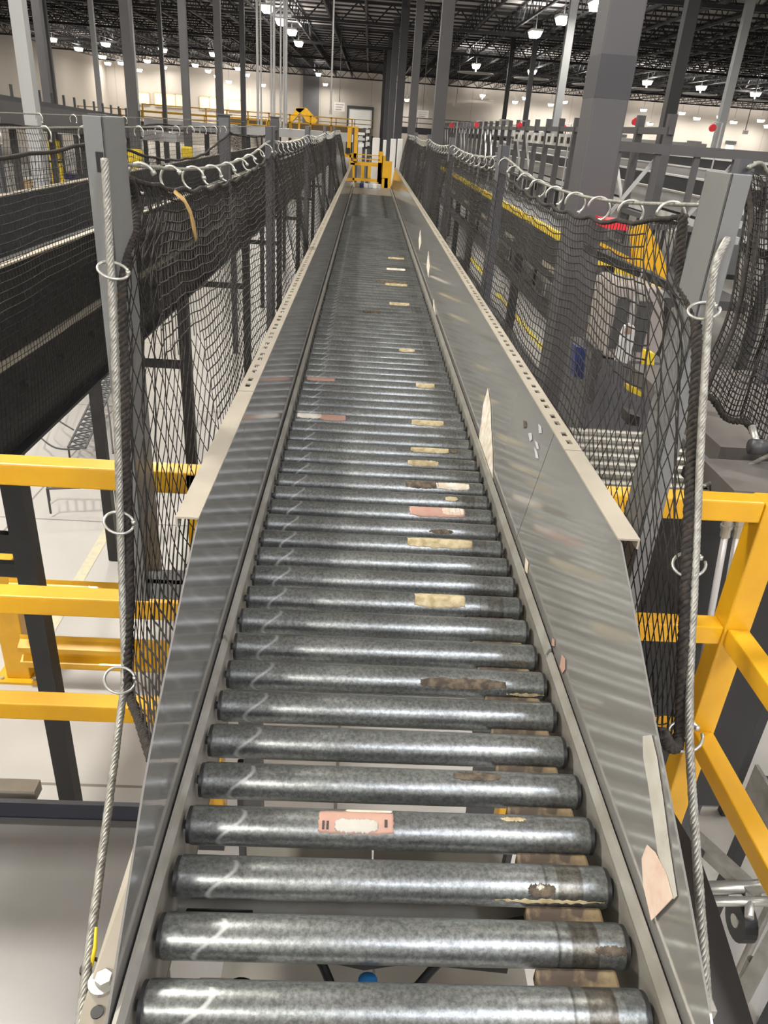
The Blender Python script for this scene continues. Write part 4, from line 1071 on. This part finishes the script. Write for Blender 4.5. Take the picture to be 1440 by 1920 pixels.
# ================================================================== FAR PLATFORMS AND CONVEYORS (across the hall)
def far_line(x0, x1, y, D, hgt, rail_m, label, body='column', goods=0, legs=6, name='far_platform', cat='platform'):
    t = thing(name, label, cat); a = at(x0, y, Y=D); b = at(x1, y, Y=D); z = a.z*.5+b.z*.5
    MB().box(a.x, b.x, D, D+1.4, z-hgt, z).build('deck_beam', M[body], t)
    if rail_m:
        for k in (0, 1): MB().box(a.x, b.x, D-.05, D, z+.30+.38*k, z+.36+.38*k).build('rail', M[rail_m], t)
    n = legs
    for i in range(n+1):
        xx = a.x+(b.x-a.x)*i/n; MB().box(xx-.08, xx+.08, D+.1, D+.25, FLOOR, z-hgt).build('leg', M['dark'], t)
        if rail_m: MB().box(xx-.04, xx+.04, D-.05, D, z, z+.74).build('stanchion', M[rail_m], t)
    return t, a, b, z
far_line(150, 500, 232, 62, .5, 'yellow', 'far platform with yellow rails below the warm lit windows', goods=12, legs=9)
far_line(270, 660, 236, 48, .45, 'yellow', 'long platform with pale yellow rails behind the hanging conduits', 'whitesteel', legs=10)
far_line(420, 700, 232, 80, .6, 'yellow', 'farthest yellow-railed platform left of the far door', 'kraft', legs=8)
far_line(60, 330, 240, 36, .35, None, 'grey far conveyor line crossing behind the left net posts', 'whitesteel', legs=7, name='far_conveyor', cat='conveyor')
far_line(740, 1060, 248, 70, .5, 'column', 'dark far platform line right of the column row', 'dark', legs=8)
far_line(830, 1330, 252, 52, .4, None, 'pale far conveyor line below the red signal discs', 'whitesteel', legs=12, name='far_conveyor', cat='conveyor')
far_line(1120, 1600, 283, 44, .9, None, 'cream far conveyor block on the right behind the grey beam', 'tan', legs=12, name='far_conveyor', cat='conveyor')
# cartons and carts on the floor, left distance
cp = None
CL = [('white', 'white'), ('kraft', 'brown'), ('conduit', 'pale grey'), ('navy', 'dark blue'), ('red', 'red')]
cprot = {}
LC = [tuple(o.location)[:2] for o in col.objects if o.parent is None and o.name.startswith('steel_column')]
for k in range(100):
    ux, uy = -6.2-(k % 5)*3.1-R.uniform(0, .8)-(k//5)*.28, 15+(k//5)*1.55+R.uniform(-.2, .2)
    if -11.6 < ux < -8.6 or any(abs(ux-q[0]) < 1 and abs(uy-q[1]) < 1 for q in LC): continue
    c = CL[R.choices(range(5), (5, 4, 4, 1, .7))[0]]
    if c[0] not in cprot:
        t = thing('carton', f'{c[1]} carton among the stock on the hall floor seen through the left nets', 'carton', group=f'{c[1]} cartons on the left floor')
        MB().box(-.5, .5, -.4, .4, .12, 1.0).build('box', M[c[0]], t); MB().box(-.55, .55, -.45, .45, 0, .11).build('pallet', M['kraft'], t); cprot[c[0]] = t; o = t
    else: o = copy_tree(cprot[c[0]])
    row = k % 5
    o.location = (ux, uy, FLOOR); o.scale.z = R.uniform(.5, 1.3); o.rotation_euler.z = R.uniform(-.1, .1)
for (px, y0, y1, lb) in ((81, 297, 368, 'nearest tall yellow column guard seen through the left net'), (105, 262, 300, 'smaller yellow column guard beyond the nearest one at left'), (256, 280, 330, 'yellow column guard just right of the near left post'), (352, 275, 305, 'distant yellow column guard behind the sagging black rope')):
    a = at(px, y1, Y=20 if y1 > 320 else 28); b = at(px, y0, Y=a.y); 
    t = thing('column_guard', lb, 'guard', (a.x, a.y, FLOOR)); w_ = .16
    MB().prism([(-w_, -w_), (w_, -w_), (w_, w_), (-w_, w_)], 'Z', 0, b.z-FLOOR).build('sleeve', M['yellow2'], t, bevel=.05)
    for k in range(3): MB().box(-w_-.01, w_+.01, -w_-.01, w_+.01, (b.z-FLOOR)*(.2+.28*k), (b.z-FLOOR)*(.2+.28*k)+.06).build('strap', M['black'], t)

# ================================================================== RIGHT SIDE: FRAMES, CONVEYORS, PICK LEVEL
fa = thing('steel_frame', 'grey braced steel frame crossing behind the near right post', 'frame'); Y_ = 8.6
zt = at(1290, 285, Y=Y_).z
MB().box(2.55, 7.0, Y_, Y_+.10, zt-.04, zt+.055).build('top_beam', M['column'], fa)
for k in range(11):
    xx = 2.62+.42*k; MB().box(xx-.028, xx+.028, Y_+.02, Y_+.08, -1.06, zt-.04).build('post', M['column'], fa)
    if k % 2 == 0: MB().bar((xx, Y_+.11, -.75), (xx+.42, Y_+.11, zt-.1), .035).build('brace', M['conduit'], fa)
MB().box(2.55, 7.0, Y_, Y_+.06, -.80, -.75).build('mid_rail', M['column'], fa)
for xx in (3.5, 6.9): MB().box(xx-.05, xx+.05, Y_, Y_+.1, FLOOR, -1.0).build('leg', M['dark'], fa)
fb = thing('steel_frame', 'long row of grey upright posts receding beyond the right net', 'frame')
MB().box(3.575, 3.645, 9.97, 46.1, .14, .22).build('top_beam', M['column'], fb)
MB().box(3.57, 3.65, 10, 46, -.84, -.78).build('mid_rail', M['column'], fb)
yy = 10
while yy < 46:
    MB().box(3.562, 3.658, yy, yy+.09, -1.2, .36).build('post', M['column'], fb)
    if int(yy*10) % 3 == 0: MB().bar((3.6, yy+.1, -.75), (3.6, yy+1.2, .12), .04).build('brace', M['conduit'], fb)
    yy += 1.15
MB().box(3.64, 3.67, 10, 30, -.04, .0).build('sign_rail', M['column'], fb)
for yy in (10.1, 22, 34, 45.9): MB().box(3.55, 3.67, yy, yy+.1, FLOOR, -1.2).build('leg', M['dark'], fb)
for k in range(9):
    Dk = 3.6*1572/(972+k*12.5-691); o = MB().box(3.50, 3.72, Dk, Dk+.03, -.10, .10)
    o.mi = 1; o.box(3.53, 3.58, Dk-.01, Dk, -.05, .05); o.box(3.64, 3.69, Dk-.01, Dk, -.05, .05)
    oo = o.build('lane_sign', [M['white'], M['residue']], None); tag(oo, 'small pale lane sign with two dark marks in the row above the right frames', 'sign', 'row of small pale lane signs')
for k, (X, z, lb) in enumerate(((4.9, -.72, 'nearest white-sided conveyor beyond the right frames'), (6.3, -.42, 'second white-sided conveyor beyond the right frames'), (8.2, -.45, 'third white-sided conveyor out to the right'), (10.6, -.30, 'fourth white-sided conveyor out to the right'), (13.5, -.2, 'farthest white-sided conveyor out to the right'))):
    t = thing('belt_conveyor', lb, 'conveyor'); y0 = 8.9+k*.5
    MB().box(X, X+.04, y0, 43, z-.16, z+.10).build('side_guard', M['whitesteel'], t)
    MB().box(X-.05, X+.03, y0, 43, z+.10, z+.125).build('guard_flange', M['white'], t)
    MB().box(X+.04, X+.8, y0, 43, z-.12, z-.06).build('belt', M['belt'], t)
    MB().box(X+.8, X+.84, y0, 43, z-.16, z+.26).build('side_guard', M['dark'], t)
    MB().box(X+.76, X+.86, y0, 43, z+.26, z+.29).build('guard_flange', M['white'], t)
    MB().box(X, X+.8, y0, 43, z-.42, z-.30).build('frame_beam', M['blacksteel'], t)
    MB().box(X-.02, X+.02, y0, 43, z-.30, z-.20).build('side_strip', M['white'], t)
    for q in range(8): yy = y0+.5+q*4.3; MB().box(X+.05, X+.15, yy, yy+.1, FLOOR, z-.42).build('leg', M['dark'], t)
# yellow-edged pick level
pk = thing('pick_platform', 'platform with yellow edge strip running away beyond the right net', 'platform')
MB().box(2.58, 3.4, 6.6, 34, -1.24, -1.16).build('deck_plate', M['dark'], pk)
MB().box(2.53, 2.59, 6.6, 34, -1.17, -1.08).build('yellow_edge', M['yellow2'], pk)
MB().box(2.60, 2.72, 6.6, 34, -1.75, -1.24).build('side_beam', M['blacksteel'], pk)
MB().box(2.60, 2.70, 6.6, 34, -2.25, -2.05).build('side_beam', M['dark'], pk)
for q in range(9):
    yy = 6.8+q*3.3; MB().box(2.62, 2.76, yy, yy+.14, FLOOR, -1.24).build('leg', M['dark'], pk)
    MB().box(2.58, 2.62, yy+.2, yy+1.1, -1.62, -1.55).build('tie_plate', M['tan'], pk)
MB().box(1.75, 2.5, 7.2, 20, -2.9, -2.82).build('lower_deck', M['column'], pk)
MB().box(1.70, 1.76, 7.2, 20, -2.92, -2.80).build('yellow_edge', M['yellow2'], pk)
for q in range(3): yy = 7.5+q*4.2; MB().box(1.8, 1.9, yy, yy+.1, FLOOR, -2.92).build('leg', M['dark'], pk)
# yellow chute hood, red cover
def xpoly(pts, X, t, nm, m, par=None, **kw):
    q = [at(x, y, X=X) for x, y in pts]; return MB().prism([(p.y, p.z) for p in q], 'X', X, X+t).build(nm, m, par, **kw)
def ypoly(pts, D, t, nm, m, par=None, **kw):
    q = [at(x, y, Y=D) for x, y in pts]; return MB().prism([(p.x, p.z) for p in q], 'Y', D, D+t).build(nm, m, par, **kw)
ch = thing('chute_hood', 'yellow sloping chute hood behind the right net near the pale post', 'chute')
ypoly([(1182, 416), (1212, 416), (1236, 462), (1254, 512), (1252, 526), (1222, 508), (1190, 498), (1128, 462), (1130, 456), (1188, 486)], 5.6, .05, 'hood', M['yellow'], ch)
ypoly([(1120, 470), (1254, 530), (1254, 545), (1120, 487)], 5.55, .4, 'black_skirt', M['blacksteel'], ch)
for px in (1140,): a = at(px, 500, Y=5.7); MB().box(a.x-.04, a.x+.04, 5.65, 5.75, FLOOR, a.z).build('leg', M['dark'], ch)
ypoly([(1136, 412), (1176, 416), (1176, 433), (1136, 428)], 6.2, .3, 'cover', M['red'], ch)
# grey drum-like cabinet below
cbn = thing('grey_cabinet', 'tall warm grey cabinet seen through the right net', 'cabinet')
mgc = mat('warm_grey_cabinet', (.30, .27, .25), .5)
ypoly([(1152, 536), (1168, 530), (1248, 545), (1244, 640), (1222, 690), (1128, 668)], 5.0, .45, 'body', mgc, cbn, bevel=.02)
a = at(1180, 690, Y=5.0); MB().box(a.x-.28, a.x+.25, 5.0, 5.6, FLOOR, a.z+.05).build('plinth', M['column'], cbn)
for (x0, y0, x1, y1) in ((1160, 560, 1164, 655), (1200, 565, 1204, 660)): pb(MB(), x0, y0, x1, y1, 4.985, .014).build('door_seam', M['dark'], cbn)
tg = thing('hanging_tag', 'white rounded tag hanging on a cord behind the right net', 'tag')
q = [at(x, y, Y=3.0) for x, y in [(1170, 610), (1180, 606), (1190, 612), (1193, 625), (1178, 683), (1152, 676), (1164, 625)]]
MB().prism([(p.x, p.z) for p in q], 'Y', 3.0, 3.012).build('plate', M['white'], tg, bevel=.003)
pb(MB(), 1174, 615, 1182, 626, 2.99, .01).build('logo_patch', M['paperp'], tg)
MB().tube([at(1205, 505, Y=3.0), at(1190, 560, Y=3.0), at(1182, 608, Y=3.0)], .004, 5).build('cord', M['conduit'], tg)
# lower machinery behind the right net
lm = thing('take_off_conveyor', 'grey lower conveyor with blue end panel and yellow stop beyond the right net', 'conveyor')
ypoly([(1080, 650), (1100, 655), (1094, 712), (1076, 706)], 4.6, .1, 'blue_panel', M['navy'], lm)
ypoly([(1213, 660), (1228, 664), (1226, 690), (1208, 732), (1198, 728), (1210, 690)], 3.4, .06, 'yellow_stop', M['yellow2'], lm)
ypoly([(1226, 690), (1230, 722), (1222, 720), (1218, 700)], 3.42, .05, 'yellow_stop', M['yellow2'], lm)
ypoly([(1178, 724), (1206, 736), (1204, 745), (1178, 733)], 3.4, .06, 'yellow_stop', M['yellow2'], lm)
a = at(1120, 700, Y=4.7)
for k in range(9): MB().cyl((1.35, 3.6+k*.14, -1.75), (2.15, 3.6+k*.14, -1.75), .03, 10).build('roller', M['frame'], lm)
for xx in (1.32, 2.17): MB().box(xx-.02, xx+.02, 3.5, 4.85, -1.85, -1.68).build('side_frame', M['column'], lm)
for xx in (1.36, 2.14):
    for yy in (3.55, 4.75): MB().box(xx-.03, xx+.03, yy-.03, yy+.03, FLOOR, -1.85).build('leg', M['dark'], lm)
ypoly([(1118, 655), (1130, 658), (1112, 760), (1100, 756)], 4.4, .06, 'dark_post', M['dark'], lm)
ypoly([(1178, 775), (1200, 782), (1198, 800), (1176, 796)], 3.4, .1, 'motor', M['black'], lm)
# off-white tote conveyor low behind the right post
# dark net bundle hanging at the right edge
bt = thing('net_bundle', 'dark bunched net hanging at the right edge beyond the rope', 'net')
nu, nv = 46, 40; G = np.zeros((nu, nv, 3)); TL = at(1398, 335, X=1.12); BLp = at(1322, 735, X=.98); TR = at(1560, 330, X=1.6); BR = at(1560, 900, X=1.35); BM = at(1440, 850, X=1.15)
for i in range(nu):
    u = i/(nu-1)
    for j in range(nv):
        v = j/(nv-1)
        top = TL.lerp(TR, u); bot = (BLp.lerp(BM, u/.55) if u < .55 else BM.lerp(BR, (u-.55)/.45))
        p = top.lerp(bot, v); f = math.sin(u*19+v*4)*.035*math.sin(math.pi*min(1, v+.15))+math.sin(v*11+u*7)*.02
        G[i, j] = (p.x+f, p.y+f*1.5+math.sin(v*math.pi)*-.10, p.z+.012*math.sin(u*23))
P0 = []; P1 = []
for off in (0, .05):
    H = G.copy(); H[:, :, 1] += off*(1+np.sin(np.arange(nu)*.4)[:, None]); H[:, :, 2] += off*.3
    P0 += [H[:-1].reshape(-1, 3), H[:, :-1].reshape(-1, 3)]; P1 += [H[1:].reshape(-1, 3), H[:, 1:].reshape(-1, 3)]
strand_mesh('netting', np.concatenate(P0), np.concatenate(P1), .0016, M['net'], bt)
MB().rope([tuple(G[i, -1]) for i in range(0, nu, 3)], .010, 3, .04, 6, .01).build('border_rope', M['netrope'], bt, smooth=True)
MB().tube([tuple(G[0, j]) for j in range(nv)], .008, 6).build('border_rope', M['netrope'], bt, smooth=True)
MB().tube([tuple(G[i, 0]+np.array([0, 0, .03])) for i in range(nu)], .007, 6).build('top_cable', M['wire'], bt, smooth=True)
p = at(1410, 800, X=1.1); d = at(1420, 838, X=1.1)
MB().cyl(p, d, .010, 10).build('snap_hook', M['ring'], bt, smooth=True); MB().cyl(d-Vector((.02, 0, .0)), d+Vector((.02, 0, 0)), .022, 12).build('hook_end', M['dark'], bt, smooth=True)
for q in (TL, TR): MB().box(q.x-.02, q.x+.02, q.y+.02, q.y+.06, -.80, q.z+.05).build('support_post', M['netfar'], bt)
# dark channel and white rollers strip just right of the pale post
sr = thing('skate_rail', 'narrow rail with white blocks just right of the near pale post', 'rail')
a = at(1392, 325, Y=3.2); b = at(1362, 520, Y=2.7)
MB().bar(at(1405, 320, Y=3.3), at(1372, 520, Y=2.7), .035, .02).build('rail_channel', M['dark'], sr)
for k, (px, py) in enumerate(((1388, 336), (1384, 345), (1382, 365), (1378, 395), (1374, 420), (1368, 450))):
    p = at(px, py, Y=3.0-k*.05); MB().box(p.x-.025, p.x+.025, p.y-.02, p.y+.02, p.z-.012, p.z+.012).build('block', M['white'], sr)
MB().box(a.x-.02, a.x+.02, 3.25, 3.29, -.9, a.z).build('leg', M['dark'], sr)
# ================================================================== SIGNS AND SIGNAL DISCS
for (x0, y0, x1, y1, D, lb) in ((627, 191, 646, 209, 60, 'pinkish white hanging sign left of the far door'), (783, 206, 803, 222, 52, 'pinkish white hanging sign right of the column row'), (937, 223, 954, 236, 60, 'pale sign hanging above the right conveyors left of centre'), (849, 193, 862, 201, 70, 'small lit white sign near the roof right of the columns'),
                                (1237, 246, 1259, 262, 30, 'white sign with pink bars above the grey beam on the right'), (1394, 244, 1402, 252, 40, 'tiny white lit sign near the right edge')):
    t = thing('hanging_sign', lb, 'sign'); pb(MB(), x0, y0, x1, y1, D, .05).build('board', M['white'], t)
    mb = MB(); h_ = (y1-y0)
    for k in range(3): pb(mb, x0+2, y0+h_*(.22+.25*k), x1-2-(k*2), y0+h_*(.32+.25*k), D-.02, .019)
    mb.build('print_bars', M['paperp'], t)
    a = at((x0+x1)/2, y0, Y=D); MB().cyl((a.x, D+.02, a.z), (a.x, D+.02, ROOF), .02, 5).build('hanger', M['dark'], t)
for (px, py, r_, D, lb) in ((1192, 228, 6.5, 14, 'largest red signal disc beside the thick grey column'), (1337, 240, 6.5, 14, 'red signal disc above the near right post'), (1058, 240, 5, 18, 'red signal disc left of the thick grey column'),
                            (975, 235, 5, 20, 'red signal disc over the receding frame posts'), (953, 240, 3.5, 24, 'small red disc left of the one over the frame posts'), (894, 234, 4.5, 22, 'tall narrow red disc near the centre right'), (847, 235, 4, 24, 'leftmost faint red disc right of the columns')):
    c = at(px, py, Y=D); rr_ = r_*D/1572
    t = thing('signal_disc', lb, 'signal light'); MB().cyl((c.x, D, c.z), (c.x, D+.04, c.z), rr_, 20).build('disc', M['red'], t)
    mb = MB(); tp_ = c.z+rr_*1.5
    w2 = rr_*2.6; mb.tube([(c.x, D+.02, c.z+rr_), (c.x, D+.02, tp_), (c.x+w2, D+.02, tp_), (c.x+w2, D+.02, FLOOR)], .014, 6)
    mb.build('bent_pole', M['conduit'], t)

# ================================================================== lift the place so the floor is z = 0
def bounds(o, acc):
    if o.type == 'MESH':
        mw = o.matrix_world
        for c in o.bound_box: acc.append(mw @ Vector(c))
    for c in o.children: bounds(c, acc)
    return acc
bpy.context.view_layer.update()
for o in [o for o in col.objects if o.parent is None]:
    if o is cam or o.get('kind') == 'structure': continue
    if o.location.length < 1e-6:
        acc = bounds(o, [])
        if not acc: continue
        b = Vector(((min(p.x for p in acc)+max(p.x for p in acc))/2, (min(p.y for p in acc)+max(p.y for p in acc))/2, min(p.z for p in acc)))
        if o.type == 'MESH': o.data.transform(Matrix.Translation(-b))
        for c in o.children: c.location -= b
        o.location = b
for o in [o for o in col.objects if o.parent is None]: o.location.z += -FLOOR
